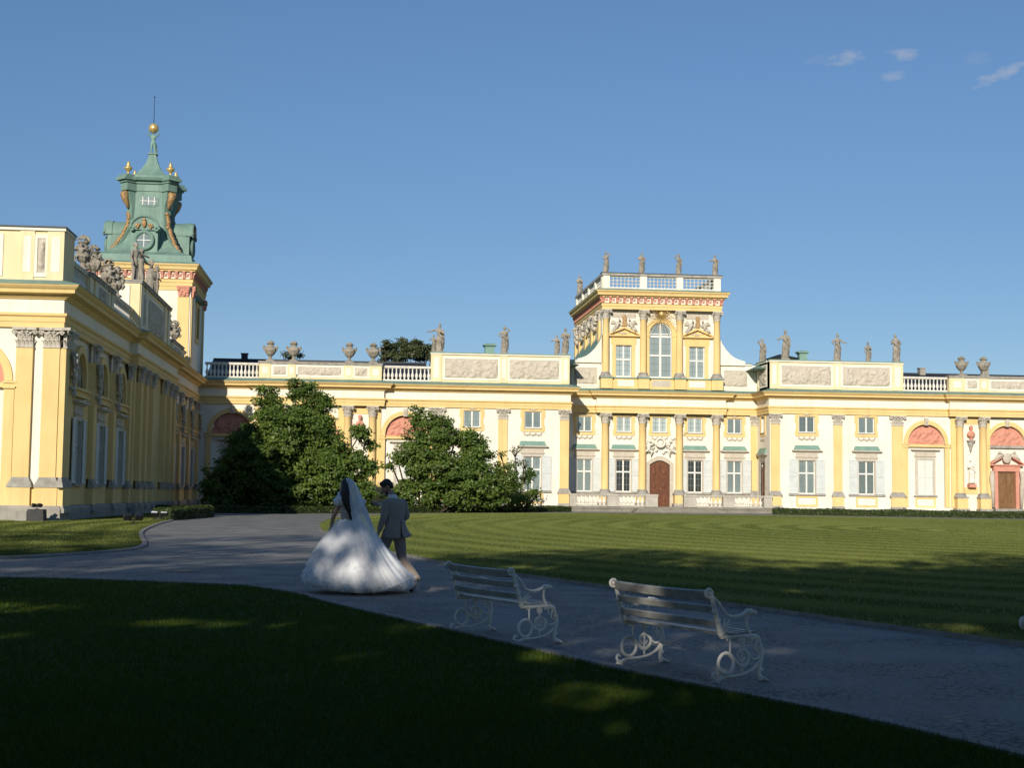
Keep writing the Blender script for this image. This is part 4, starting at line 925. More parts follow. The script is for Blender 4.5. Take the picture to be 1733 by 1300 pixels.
for k in range(4):     # a dormer on each side: barrel, round window, curved pediment
    a = k*PI/2; ca, sa = math.cos(a), math.sin(a)
    xf = lambda p, ca=ca, sa=sa: (cx+p[0]*ca-p[1]*sa, cy+p[0]*sa+p[1]*ca, p[2])
    m = MB(xf)
    m.box(-1.15, 1.15, -RE+.1, -.5, 21.6, 24.6)
    m.exy([(-1.2, 24.4)]+[(-1.2*math.cos(t), 24.55+1.12*math.sin(t)) for t in np.linspace(0, PI, 13)]+[(1.2, 24.4)], -RE, -.3)
    m.exy([(-1.28, 24.36)]+[(-1.28*math.cos(t), 24.55+1.2*math.sin(t)) for t in np.linspace(0, PI, 13)]+[(1.28, 24.36)], -RE-.1, -RE+.5)
    m.tube([(.74*math.cos(t), -RE-.06, 23.45+.74*math.sin(t)) for t in np.linspace(0, 2*PI, 25)[:-1]], .17, 8, True)
    m.tube([(1.2*math.cos(t), -RE-.14, 24.5+1.1*math.sin(t)) for t in np.linspace(.02, PI-.02, 19)], .13, 8)
    for sg in (-1, 1): m.tube([(sg*(1.08+.24*math.cos(t)*(1-t/9)), -RE-.2, 24.42+.24*math.sin(t)*(1-t/9)) for t in np.linspace(0, 6.5, 16)], .1, 6)
    d = part('dormer', m, M['copper'], TW); WL[d.name] = wloc(TW)
    m = MB(xf); m.exy([(.66*math.cos(t), 23.45+.66*math.sin(t)) for t in np.linspace(0, 2*PI, 25)[:-1]], -RE-.06, -RE+.02); part('pane', m, M['pane'], d)
    m = MB(xf); m.box(-.03, .03, -RE-.10, -RE-.062, 22.82, 24.08); m.box(-.62, .62, -RE-.102, -RE-.064, 23.42, 23.48); part('glazing_bar', m, M['white'], d)
    m = MB(xf); m.ball((0, -RE-.2, 24.95), (.22, .16, .42), 9, 7); m.ball((0, -RE-.3, 25.25), (.14, .1, .14), 7, 5)
    for sg in (-1, 1):
        for (ox, oz) in ((.5, 24.7), (.62, 24.8), (.42, 24.82), (.55, 24.55), (.7, 24.68)): m.ball((sg*ox, -RE-.18, oz), (.13, .12, .12), 7, 5)
    m.v += []; part('gilt_ornament', m, M['dullgold'], d, True)
    m = MB(xf); m.exy([(-.85, 27.05), (-.6, 26.85), (.6, 26.85), (.85, 27.05), (.85, 27.65), (.6, 27.85), (-.6, 27.85), (-.85, 27.65)], -1.74, -1.4); part('window_frame', m, M['copper'], TW)
    m = MB(xf); m.exy([(-.72, 27.1), (-.5, 26.97), (.5, 26.97), (.72, 27.1), (.72, 27.6), (.5, 27.73), (-.5, 27.73), (-.72, 27.6)], -1.77, -1.7); part('pane', m, M['pane'], TW)
    m = MB(xf)
    for q in (-.5, 0, .5): m.box(q-.03, q+.03, -1.81, -1.771, 26.98, 27.72)
    m.box(-.7, .7, -1.812, -1.772, 27.32, 27.37); part('glazing_bar', m, M['white'], TW)
    # corner buttress turned 45 degrees with gilded scroll and garland
    a = k*PI/2+PI/4; ca, sa = math.cos(a), math.sin(a)
    xf = lambda p, ca=ca, sa=sa: (cx+p[0]*ca-p[1]*sa, cy+p[0]*sa+p[1]*ca, p[2])
    prof = [(5.0, 22.1), (4.2, 22.6), (3.55, 23.3), (2.95, 24.2), (2.55, 25), (2.38, 26), (2.42, 26.9), (2.62, 27.4), (2.75, 28.2)]
    m = MB(xf); vs = []; 
    for o, z in prof: vs += [(-.36, -o+.02, z), (.36, -o+.02, z), (.36, -1.2, z), (-.36, -1.2, z)]
    fs = [(i*4+j, i*4+(j+1) % 4, i*4+4+(j+1) % 4, i*4+4+j) for i in range(len(prof)-1) for j in range(4)]
    m.add(vs, fs); part('buttress', m, M['copper'], TW)
    m = MB(xf); rn = random.Random(k); m.tube([(0, -float(np.interp(z, [p[1] for p in prof], [p[0] for p in prof]))-.02, z) for z in np.linspace(22.65, 26.25, 14)], .14, 6)
    for t in np.linspace(0, 1, 26):
        z = 22.7+t*3.5; o = np.interp(z, [p[1] for p in prof], [p[0] for p in prof])
        m.ball((rn.uniform(-.12, .12), -o-.06, z), (rn.uniform(.16, .26), .16, rn.uniform(.11, .17)), 7, 5)
    part('garland', m, M['dullgold'], TW, True); m = MB(xf)
    for q in (-.2, .2): m.tube([(q, -2.95+.2*math.cos(t), 27.85+.2*math.sin(t)) for t in np.linspace(0, 5.5, 10)], .09, 6)
    m.tube([(0, -2.5, 26.65), (0, -2.62, 27.0), (0, -2.8, 27.35), (0, -2.95, 27.75), (0, -2.9, 28.0)], [.12, .2, .3, .36, .3], 9); part('console', m, M['dullgold'], TW, True)
    m = MB(xf); m.box(-.48, .48, -3.0, -1.4, 28.2, 28.9); m.box(-.58, .58, -3.15, -1.3, 28.902, 29.1); m.box(-.72, .72, -3.4, -1.2, 29.102, 29.35); m.box(-.6, .6, -3.2, -1.2, 29.352, 29.6); part('corner_block', m, M['copper'], TW)
m = MB(); m.sq(cx, cy, [(1.75, 28.25), (1.75, 28.85), (1.9, 28.9), (1.95, 29.1), (2.25, 29.15), (2.35, 29.36), (2.1, 29.45), (2.1, 29.62), (1.62, 29.66), (1.2, 30.0), (.82, 30.5), (.52, 31.1), (.36, 31.6), (.3, 31.9), (.4, 31.95), (.4, 32.05), (.2, 32.1)]); part('lantern_roof', m, M['copper'], TW)
def goldvase():
    m = MB(); m.lathe(0, 0, [(.2, 0), (.2, .08), (.09, .16), (.09, .32), (.2, .45), (.36, .62), (.38, .72), (.28, .8), (.16, .86), (.2, .95), (.12, 1.05), (.14, 1.15), (.04, 1.32)], 16); return m.mesh('gilded_vase', M['gold'], True)
gm = goldvase()
for (sx, sy, t) in ((-1, -1, 'gilded vase on the front left corner of the copper lantern'), (1, -1, 'gilded vase on the front right corner of the copper lantern'), (-1, 1, 'half hidden gilded vase at the rear left of the copper lantern'), (1, 1, 'lower looking gilded vase at the rear right of the copper lantern')):
    tagged_mesh('gilded_vase', gm, (cx+sx*1.85, cy+sy*1.85, 29.57), t, 'vase', 'gilded vases on the copper lantern')
AT = thing('atlas_statue', (cx, cy, 32.05), 'green copper figure lifting a gilded ball on top of the tower', 'statue')
loc_part('body', MB(), None, AT) if False else None
am = figure_mesh(9, drape=0, arms=['up', 'up'], mt=M['copperlight'], plinth=False, it=2); o = link('figure', am, AT, (0, 0, 0), 0, (2.5, 2.5, 2.08))
m = MB(); m.ball((0, -.08, 2.35), .45, 18, 12); loc_part('gilded_ball', m, M['gold'], AT, True)
m = MB(); m.tube([(0, -.08, 2.75), (0, -.08, 5.3)], [.035, .02], 6); m.ball((0, -.08, 5.25), .07, 8, 6); loc_part('rod', m, M['black'], AT)

# ================================================================= statues and urns along the rooflines
def put_statue(seed, x, y, z, h, label, arms, group='stone statues on the palace roofline', extra=None, rot=0, drape=1):
    me = figure_mesh(seed, arms=arms, drape=drape)
    r = thing('statue', (x, y, z), label, 'statue', group, rot)
    link('figure', me, r, (0, 0, 0), 0, h)
    for s, dx, hh in extra or ():
        link('figure', figure_mesh(s, arms=['out', 'chest'], drape=dx and 1), r, (dx, .05, 0), 0, hh)
    return r
YB = 133.4
put_statue(101, 7.3, YB, 14.8, 2.75, 'robed stone statue with a child and one arm stretched out to the left', ['far', 'chest'], extra=[(102, -.55, 1.7)])
put_statue(103, 13.42, YB, 14.8, 2.65, 'single stone statue on the left block in front of a small green copper chimney', ['hip', 'head'])
put_statue(104, 19.2, YB, 14.8, 2.6, 'pair of stone figures on the right end of the left block', ['chest', 'hold'], extra=[(105, -.75, 1.95)])
put_statue(106, 23.72, 136.95, 23.4, 2.12, 'stone statue with both hands raised to chest, first on the pavilion top from the left', ['chest', 'head'])
put_statue(107, 27.3, 136.95, 23.4, 2.15, 'stone statue with a wide draped waist, second on the pavilion top', ['chest', 'hip'])
put_statue(108, 31.0, 136.95, 23.4, 2.1, 'stone statue with a hand at its face, third on the pavilion top', ['head', 'down'])
put_statue(109, 34.7, 136.95, 23.4, 2.12, 'stone statue with a bent elbow out to the right, last on the pavilion top', ['out', 'hip'])
put_statue(110, 23.7, 153.6, 23.4, 2.3, 'distant stone statue at the rear left corner of the pavilion top', ['chest', 'chest'])
put_statue(111, 39.5, 136.9, 14.8, 2.45, 'slim stone statue behind the left corner of the right block', ['head', 'down'])
put_statue(112, 40.75, YB, 14.8, 2.95, 'large stone statue leaning with elbow raised left, on the left corner of the right block', ['out', 'down'], drape=1)
put_statue(113, 45.92, YB, 14.8, 2.7, 'stone statue with cloak swung to its right, middle of the right block', ['hip', 'out'])
put_statue(114, 50.2, 136.5, 15.0, 2.1, 'small stone statue with a pointed crown standing set back on the right block', ['down', 'chest'])
put_statue(115, 51.88, YB, 14.8, 2.8, 'broad stone statue with a dark hollow under its arm, right end of the right block', ['hold', 'hip'])
um = urn_mb(); um_ = fuse(um, .014, M['statue'], 'urn', 2)
for x, t in ((-8.41, 'stone urn on the left gallery parapet, first from the copper-capped tower'), (-6.27, 'stone urn on the left gallery parapet, second from the copper-capped tower'),
             (-1.12, 'stone urn on the left gallery parapet above the bust with open sky behind'), (1.1, 'stone urn on the left gallery parapet with tree foliage behind it'),
             (58.35, 'stone urn on the right gallery parapet next to the short balustrade'), (60.6, 'stone urn on the right gallery parapet nearest the right edge of the view')):
    tagged_mesh('urn', um_, (x, 133.05, 13.57), t, 'urn', 'stone urns on the gallery parapets', scale=2.02)
pm = fuse(putti_urn_mb(), .013, M['statue'], 'putti_urn', 2)
for k, (y, t) in enumerate(((78.9, 'large stone urn with cherubs and fruit nearest the wing corner'), (82.0, 'second stone cherub urn along the wing, tucked behind the nearest one'),
                            (86.7, 'third stone cherub urn along the wing, left of the tall attic'), (89.7, 'fourth stone cherub urn along the wing, with a dark shaded side beside the attic'),
                            (112.6, 'stone cherub urn just past the tall attic, half hidden by it'), (117.8, 'last stone cherub urn on the wing in front of the tower wall'))):
    tagged_mesh('urn', pm, (-15.2, y, 13.5), t, 'urn', 'stone cherub urns on the wing parapet', rot=k*1.3, scale=(1.75, 1.75, 1.9))
for k, (y, t, d, ar) in enumerate(((97.3, 'tall nude stone figure at the near end of the wing attic', 0, ['down', 'far']), (99.9, 'crouching stone figure second on the wing attic', 0, ['head', 'out']),
                            (104.5, 'stone figure in a short robe third on the wing attic', 1, ['head', 'chest']), (107.4, 'stone figure leaning out at the far end of the wing attic', 0, ['hip', 'up']))):
    put_statue(130+k, -15.3, y, 15.35, 2.95, t, ar, 'stone figures on the wing attic', rot=PI/2-.5+k*.3, drape=d)
# ================================================================= ground, path, lawns
def grassmat(name, stripes=None, c=((.115, .15, .032), (.075, .105, .022), (.17, .165, .055))):
    m, nt, b, pos = newmat(name)
    n1 = ramp(nt, noise(nt, pos, .35, 5), .35, .68); n2 = ramp(nt, noise(nt, scalev(nt, pos, (1, 1, 1)), 9, 4, .7), .3, .75)
    col = mixc(nt, n1, c[0], c[1]); col = mixc(nt, mathn(nt, 'MULTIPLY', n2, .55), col, c[1])
    col = mixc(nt, mathn(nt, 'MULTIPLY', ramp(nt, noise(nt, pos, .12, 4, .6), .55, .75), .55), col, c[2])
    if stripes:   # mown bands: alternate leaning grass, concentric with the oval
        cxs, cys, sx, sy, w = stripes
        v = nt.nodes.new('ShaderNodeVectorMath'); v.operation = 'SUBTRACT'; nt.links.new(pos, v.inputs[0]); v.inputs[1].default_value = (cxs, cys, 0)
        v2 = scalev(nt, v.outputs[0], (1/sx, 1/sy, 0)); L = nt.nodes.new('ShaderNodeVectorMath'); L.operation = 'LENGTH'; nt.links.new(v2, L.inputs[0])
        wob = mathn(nt, 'MULTIPLY', noise(nt, pos, .25, 2), .008)
        s = mathn(nt, 'SINE', mathn(nt, 'MULTIPLY', mathn(nt, 'ADD', L.outputs['Value'], wob), 2*PI/w))
        st = ramp(nt, s, -.55, .55)
        col = mixc(nt, mathn(nt, 'MULTIPLY', st, .9), col, (.10, .122, .03))
    nt.links.new(col, b.inputs['Base Color']); b.inputs['Roughness'].default_value = .9; b.inputs['Specular IOR Level'].default_value = .15
    b.inputs['Sheen Weight'].default_value = .25 if stripes else 0; b.inputs['Sheen Roughness'].default_value = .5; b.inputs['Sheen Tint'].default_value = (.6, .75, .25, 1)
    h = nt.nodes.new('ShaderNodeMath'); h.operation = 'ADD'; nt.links.new(noise(nt, pos, 28, 5, .7), h.inputs[0]); nt.links.new(noise(nt, pos, 5, 4), h.inputs[1])
    bump(nt, b, h.outputs[0], .9, .06)
    return m
M['lawn'] = grassmat('lawn_grass', None, ((.06, .10, .012), (.036, .07, .008), (.10, .11, .02))); M['ovallawn'] = grassmat('striped_lawn_grass', (30, 66, 32, 54, .058), ((.19, .21, .055), (.145, .17, .042), (.25, .21, .08)))  # shade of the near lawn is put into its darker grass colour
def pathmat():
    m, nt, b, pos = newmat('fine_paved_path')
    v = nt.nodes.new('ShaderNodeTexVoronoi'); v.feature = 'DISTANCE_TO_EDGE'; v.inputs['Scale'].default_value = 9; nt.links.new(pos, v.inputs['Vector'])
    e = ramp(nt, v.outputs['Distance'], .0, .12)
    c = mixc(nt, ramp(nt, noise(nt, pos, .4, 5), .35, .7), (.30, .29, .262), (.235, .228, .205)); c = mixc(nt, ramp(nt, noise(nt, pos, 30, 3), .35, .7), c, (.165, .16, .15))
    c = mixc(nt, ramp(nt, noise(nt, pos, 1.7, 5, .7), .6, .75), c, (.17, .165, .15))
    d = mathn(nt, 'MULTIPLY', mathn(nt, 'SUBTRACT', 1.0, e), ramp(nt, noise(nt, pos, .8, 3), .4, .6)); c = mixc(nt, d, c, (.055, .05, .045))
    nt.links.new(c, b.inputs['Base Color']); b.inputs['Roughness'].default_value = .8; b.inputs['Specular IOR Level'].default_value = .3
    h = mathn(nt, 'ADD', e, mathn(nt, 'MULTIPLY', noise(nt, pos, 40, 4), .7)); bump(nt, b, h, .55, .02)
    return m
M['path'] = pathmat()
def struct(o): o['kind'] = 'structure'; return o
def sheet(name, pts, z, m, thick=0):
    mb = MB(); mb.exz(pts, z-max(thick, .02), z); return struct(part(name, mb, m))
def crom(P, n=6):
    out = []
    for i in range(len(P)-1):
        p0, p1, p2, p3 = [np.array(P[j]) for j in (max(i-1, 0), i, i+1, min(i+2, len(P)-1))]
        for k in range(n):
            t = k/n; out.append(tuple(.5*((2*p1)+(-p0+p2)*t+(2*p0-5*p1+4*p2-p3)*t*t+(-p0+3*p1-3*p2+p3)*t**3)))
    out.append(tuple(P[-1])); return out
mb = MB(); mb.add([(-1500,-1500,0),(1500,-1500,0),(1500,1500,0),(-1500,1500,0)], [(0,1,2,3)]); struct(part('path', mb, M['path']))
eF = crom([(-30, 27.5), (-12, 26.9), (-6.3, 26.1), (-5.2, 25.9), (-4.1, 25.4), (-3.0, 24.9), (-2.0, 24.3), (-1.5, 23.6), (-.9, 22.4), (-.5, 21.0), (0, 19.5), (.4, 18.4), (.8, 17.3), (1.3, 16.0), (1.8, 14.6), (2.2, 13.4), (2.6, 12.4), (2.9, 11.7), (3.25, 10.9), (3.6, 10.1), (3.9, 9.2), (4.15, 8.4), (4.9, 6), (5.6, 2)])
eL = crom([(-30, 30.5), (-14, 32.2), (-10, 33.2), (-8.1, 33.9), (-7.2, 35.4), (-6.4, 37.5), (-6.05, 39.6), (-6.3, 43), (-7.3, 49.2), (-8.3, 56.1), (-9.2, 66.4), (-9.7, 75.4), (-10.6, 85), (-12, 92), (-14.2, 96)])
eO = crom([(13, 104), (5, 101), (1.4, 98.5), (-.6, 92), (-1.6, 85), (-1.9, 74.5), (-1.8, 64.8), (-1.3, 55.8), (-.6, 49), (.6, 39.8), (1.4, 35.5), (2.0, 32.2), (2.6, 29.7), (3.4, 27.4), (4.1, 25.1), (4.7, 23.0), (5.3, 21.2), (5.8, 19.7), (6.2, 18.4), (6.55, 17.3), (6.9, 16.3), (7.4, 15.1), (8.4, 13), (10.5, 10), (15, 6.5)])
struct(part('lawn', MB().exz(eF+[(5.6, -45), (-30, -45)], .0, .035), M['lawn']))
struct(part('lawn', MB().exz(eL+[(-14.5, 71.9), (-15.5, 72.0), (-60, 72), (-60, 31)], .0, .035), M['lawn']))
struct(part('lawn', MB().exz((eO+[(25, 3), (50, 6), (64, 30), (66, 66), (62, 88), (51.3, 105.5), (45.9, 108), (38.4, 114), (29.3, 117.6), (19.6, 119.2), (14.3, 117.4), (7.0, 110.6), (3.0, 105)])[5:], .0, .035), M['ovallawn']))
def kerb(name, e, side, w, h=.06):
    P = [Vector(p) for p in e]; A = []; B = []
    for i in range(len(P)):
        t = (P[min(i+1, len(P)-1)]-P[max(i-1, 0)]).normalized(); n = Vector((t.y, -t.x))*side; A.append(P[i]-n*.01); B.append(P[i]+n*w)
    mb = MB()
    for i in range(len(P)-1):
        mb.add([(A[i].x,A[i].y,h),(A[i+1].x,A[i+1].y,h),(B[i+1].x,B[i+1].y,h-.012),(B[i].x,B[i].y,h-.012),(B[i+1].x,B[i+1].y,-.02),(B[i].x,B[i].y,-.02),(A[i].x,A[i].y,-.02),(A[i+1].x,A[i+1].y,-.02)], [(0,3,2,1),(3,5,4,2),(0,1,7,6)])
    struct(part(name, mb, M['kerb']))
kerb('kerb', eF, -1, .17); kerb('kerb', eL, 1, .14); kerb('kerb', eO[12:], -1, .1)
mb = MB(); mb.exz([(-14.9, 98.5), (-5.5, 103.2), (18.9, 128.3), (18.9, 132.6), (-14.4, 132.6)], 0, .03); struct(part('flower_bed', mb, M['soil']))
# ---- loose leaf geometry
def quads(name, C, N, size, tone, m, parent=None, asp=.5):
    n = len(C); rs = np.random.RandomState(len(C) % 9973)
    N = N/np.linalg.norm(N, axis=1, keepdims=True); R = rs.normal(size=(n, 3)); U = np.cross(N, R); U /= np.linalg.norm(U, axis=1, keepdims=True)+1e-9; W = np.cross(N, U)
    s = (size*rs.uniform(.65, 1.25, n))[:, None]
    V = np.empty((n, 4, 3)); V[:, 0] = C-U*s*.5; V[:, 1] = C-W*s*asp*.5+N*s*.08; V[:, 2] = C+U*s*.5; V[:, 3] = C+W*s*asp*.5+N*s*.08
    me = bpy.data.meshes.new(name); me.vertices.add(4*n); me.vertices.foreach_set('co', V.reshape(-1).astype(np.float32))
    me.loops.add(4*n); me.loops.foreach_set('vertex_index', np.arange(4*n, dtype=np.int32)); me.polygons.add(n); me.polygons.foreach_set('loop_start', np.arange(0, 4*n, 4, dtype=np.int32)); me.polygons.foreach_set('loop_total', np.full(n, 4, np.int32))
    a = me.attributes.new('tone', 'FLOAT', 'POINT'); a.data.foreach_set('value', np.repeat(tone, 4).astype(np.float32))
    me.update(); me.validate(); me.materials.append(m)
    return link(name, me, parent)
def leafmat(name, c1, c2, tr=.35, rough=.45, spec=.3):
    m, nt, b, pos = newmat(name)
    at = nt.nodes.new('ShaderNodeAttribute'); at.attribute_name = 'tone'; c = mixc(nt, at.outputs['Fac'], c1, c2)
    nt.links.new(c, b.inputs['Base Color']); b.inputs['Roughness'].default_value = rough; b.inputs['Specular IOR Level'].default_value = spec
    t = nt.nodes.new('ShaderNodeBsdfTranslucent'); nt.links.new(c, t.inputs['Color']); x = nt.nodes.new('ShaderNodeMixShader'); x.inputs[0].default_value = tr
    nt.links.new(b.outputs[0], x.inputs[1]); nt.links.new(t.outputs[0], x.inputs[2]); nt.links.new(x.outputs[0], nt.nodes['Material Output'].inputs['Surface']); return m
M['leaf'] = leafmat('bush_leaf', (.04, .08, .012), (.15, .215, .04)); M['leaf2'] = leafmat('far_tree_leaf', (.055, .075, .028), (.11, .125, .05))
M['leaf3'] = leafmat('park_tree_leaf', (.03, .05, .012), (.06, .09, .02), .15); M['boxleaf'] = leafmat('box_hedge_leaf', (.03, .05, .010), (.085, .115, .025), .2); M['boxcore'] = mat('box_hedge_core', (.02, .03, .008), (.012, .018, .006), .95, 8)
M['greyleaf'] = leafmat('pale_twig_leaf', (.10, .13, .05), (.16, .18, .09))
def blob_leaves(blobs, seed, per=None, cl=.52, nl=56):
    rs = np.random.RandomState(seed); Cs = []; Ns = []; Ts = []
    for (x, y, z, rx, ry, rz, n) in blobs:
        k = max(1, n//nl); d = rs.normal(size=(k, 3)); d /= np.linalg.norm(d, axis=1, keepdims=True); q = rs.uniform(.3, 1.1, (k, 1))**.45; q[::9] *= 1.1
        cc = np.array([x, y, z])+d*q*np.array([rx, ry, rz]); t0 = rs.uniform(0, 1, k)
        L = rs.normal(size=(k, nl, 3)); L *= cl*np.array([1, 1, .6])*.5; P = cc[:, None]+L
        nn = d[:, None]*.5+rs.normal(size=(k, nl, 3))*.55+np.array([-.12, -.45, .55]); Cs.append(P.reshape(-1, 3)); Ns.append(nn.reshape(-1, 3)); Ts.append(np.clip(np.repeat(t0, nl)*.7+rs.uniform(0, .4, k*nl), 0, 1))
    C, N, T = np.concatenate(Cs), np.concatenate(Ns), np.concatenate(Ts); k = C[:, 2] > .04; return C[k], N[k], T[k]
def px(pxx, py, Y): return ((pxx-607.2)/2407*Y, 1.63+(832.2+.0117*(pxx-607)-py)*Y/2407)
def bush(label, Y, blobs, seed, size, m, dens=1.0, group='leafy bushes behind the low hedge', name='bush', dy=1.0, cat='bush', stems=6):
    f = Y/2407; B = []
    for b in blobs:
        u, v, ru, rv = b[:4]; k = b[4] if len(b) > 4 else 1; X, Z = px(u, v, Y)
        ru, rv = ru*.86, rv*.86; B.append((X, Y+(hash((u, v)) % 7-3)*.35, Z, ru*f, min(ru*f, 2.8)*dy, rv*f, int(dens*k*9.0*ru*rv*.36)))
    C, N, T = blob_leaves(B, seed); cxx = np.mean([b[0] for b in B[:3]]); r = thing(name, (cxx, Y, 0), label, cat, group)
    m2 = MB(); rn = random.Random(seed)
    for b in B:
        bx = cxx+(b[0]-cxx)*.35+rn.uniform(-.4, .4); p0 = (bx, Y+rn.uniform(-.4, .4), 0)
        m2.tube([p0, (bx*.5+b[0]*.5, Y, b[2]*.45), (b[0], b[1], b[2]), (b[0]+rn.uniform(-.3, .3), b[1], b[2]+b[5]*.8)], [.11, .08, .05, .015], 6)
        for k in range(5):
            a = rn.uniform(0, 6.28); m2.tube([(b[0], b[1], b[2]-.2), (b[0]+b[3]*.45*math.cos(a), b[1]+.4*math.sin(a), b[2]+b[5]*.2), (b[0]+b[3]*.95*math.cos(a), b[1]+math.sin(a), b[2]+b[5]*rn.uniform(-.2, .8))], [.04, .025, .008], 5)
    st = part('trunk', m2, M['bark'], r, True)
    w = wloc(r); o = quads('crown', C-np.array(w), N, size, T, m, r); return r
bush('tallest spreading green bush left of the couple, its left half in shade', 112.0, [(505, 770, 88, 85), (490, 738, 58, 52), (440, 785, 60, 66), (545, 805, 60, 52), (455, 705, 28, 40), (530, 700, 42, 42), (440, 668, 9, 20), (458, 672, 7, 14), (500, 660, 12, 20), (518, 662, 14, 18), (540, 680, 12, 14), (546, 770, 36, 50), (596, 800, 38, 42), (608, 735, 12, 24), (622, 752, 9, 12), (632, 786, 10, 10), (405, 802, 46, 50), (374, 815, 28, 32, .8), (418, 752, 28, 36), (470, 825, 120, 42), (600, 838, 46, 28), (385, 842, 38, 24)], 5, .30, M['leaf'])
bush('rounded green bush right of the groom in front of the arched bay', 115.0, [(722, 752, 46, 42), (703, 705, 10, 18), (722, 712, 12, 18), (745, 728, 24, 24), (770, 740, 12, 22), (790, 738, 10, 18), (803, 752, 26, 26), (808, 785, 30, 36), (742, 800, 66, 40), (790, 815, 50, 40), (690, 770, 26, 22), (668, 768, 10, 9, .6), (660, 785, 8, 12, .5), (700, 838, 58, 28), (780, 840, 72, 26), (830, 835, 34, 28), (850, 815, 24, 22)], 6, .30, M['leaf'])
bush('small loose bush with pale twigs under the lower window', 121.0, [(862, 838, 30, 22), (880, 848, 30, 14), (905, 838, 12, 12), (896, 812, 12, 16), (850, 775, 10, 22, .25), (872, 770, 12, 22, .22), (885, 790, 16, 20, .3), (860, 800, 16, 20, .4)], 7, .26, M['leaf'], .9)
bush('broad tree crown rising behind the left gallery roof', 170.0, [(660, 600, 24, 22, .8), (690, 592, 24, 18, .8), (715, 598, 22, 16, .8), (645, 585, 9, 7, .6), (675, 580, 12, 8, .6), (700, 582, 12, 8, .6), (725, 590, 9, 8, .6)], 8, .36, M['leaf2'], 2.2, 'trees behind the palace', 'tree', cat='tree')
bush('treetop peeping between the left gallery urns', 168.0, [(488, 602, 10, 9, .8), (478, 605, 6, 6, .8), (500, 606, 7, 5, .8)], 9, .36, M['leaf2'], .9, 'trees behind the palace', 'tree', cat='tree')
bush('treetop peeping beside the right gallery urns', 168.0, [(1634, 632, 6, 8, .8), (1650, 636, 6, 4, .7)], 10, .36, M['leaf2'], .9, 'trees behind the palace', 'tree', cat='tree')
# ---- clipped box hedges
def hedge(label, P, w, h, seed):
    P = [Vector(p) for p in P]; r = thing('hedge', (P[0].x, P[0].y, 0), label, 'hedge', 'low clipped box hedges'); mb = MB(); Cs = []; Ns = []; rs = np.random.RandomState(seed)
    for a, b in zip(P, P[1:]):
        t = (b-a).normalized(); n = Vector((-t.y, t.x))*w/2; L = (b-a).length
        Q = [a-n, b-n, b+n, a+n]; mb.exz([(q.x, q.y) for q in Q] if True else 0, 0, h-.05)
        k = int(L*(h*2+w)*170); u = rs.uniform(0, L, k); s = rs.uniform(-h, w+h, k); e = rs.normal(0, .035, k)
        off = np.clip(s, 0, w)-w/2+np.where(s < 0, -e-.02, np.where(s > w, e+.02, 0)); z = np.where(s < 0, h+s, np.where(s > w, h-(s-w), h+e)); und = .035*np.sin(u*.9+seed)
        Cs.append(np.stack([a.x+t.x*u-t.y*off, a.y+t.y*u+t.x*off, np.maximum(z+und*(z/h), .03)], 1)); sg = np.where(s < 0, -1., np.where(s > w, 1., 0.))
        Ns.append(np.stack([-t.y*sg, t.x*sg, np.where(sg == 0, 1., .2)], 1)+rs.normal(0, .5, (k, 3)))
    for a, b in ((P[0], P[1]), (P[-1], P[-2])):
        t = (a-b).normalized(); k = int(w*h*170); u = rs.uniform(-w/2, w/2, k); Cs.append(np.stack([a.x-t.y*u, a.y+t.x*u, rs.uniform(.03, h, k)], 1)); Ns.append(np.tile([t.x, t.y, .2], (k, 1))+rs.normal(0, .5, (k, 3)))
    C = np.concatenate(Cs); N = np.concatenate(Ns); w_ = np.array(wloc(r)); part('branches', mb, M['boxcore'], r); quads('leaves', C-w_, N, .13, rs.uniform(0, 1, len(C)), M['boxleaf'], r, .7)
hedge('long low clipped hedge in front of the bushes on the left', [(-15.0, 101.0), (-10.1, 102.2), (-5.5, 103.0), (6.7, 115.6), (18.9, 128.3)], .8, .48, 1)
hedge('long low clipped hedge below the right windows, right of the terrace steps', [(36.9, 124.5), (40.9, 122.2), (50.3, 117.3), (64, 110)], .8, .55, 2)
hedge('short clipped hedge block beside the floodlights at the corner of the near lawn', [(-10.2, 76.2), (-9.6, 82), (-9.1, 87.3)], .9, .62, 3)
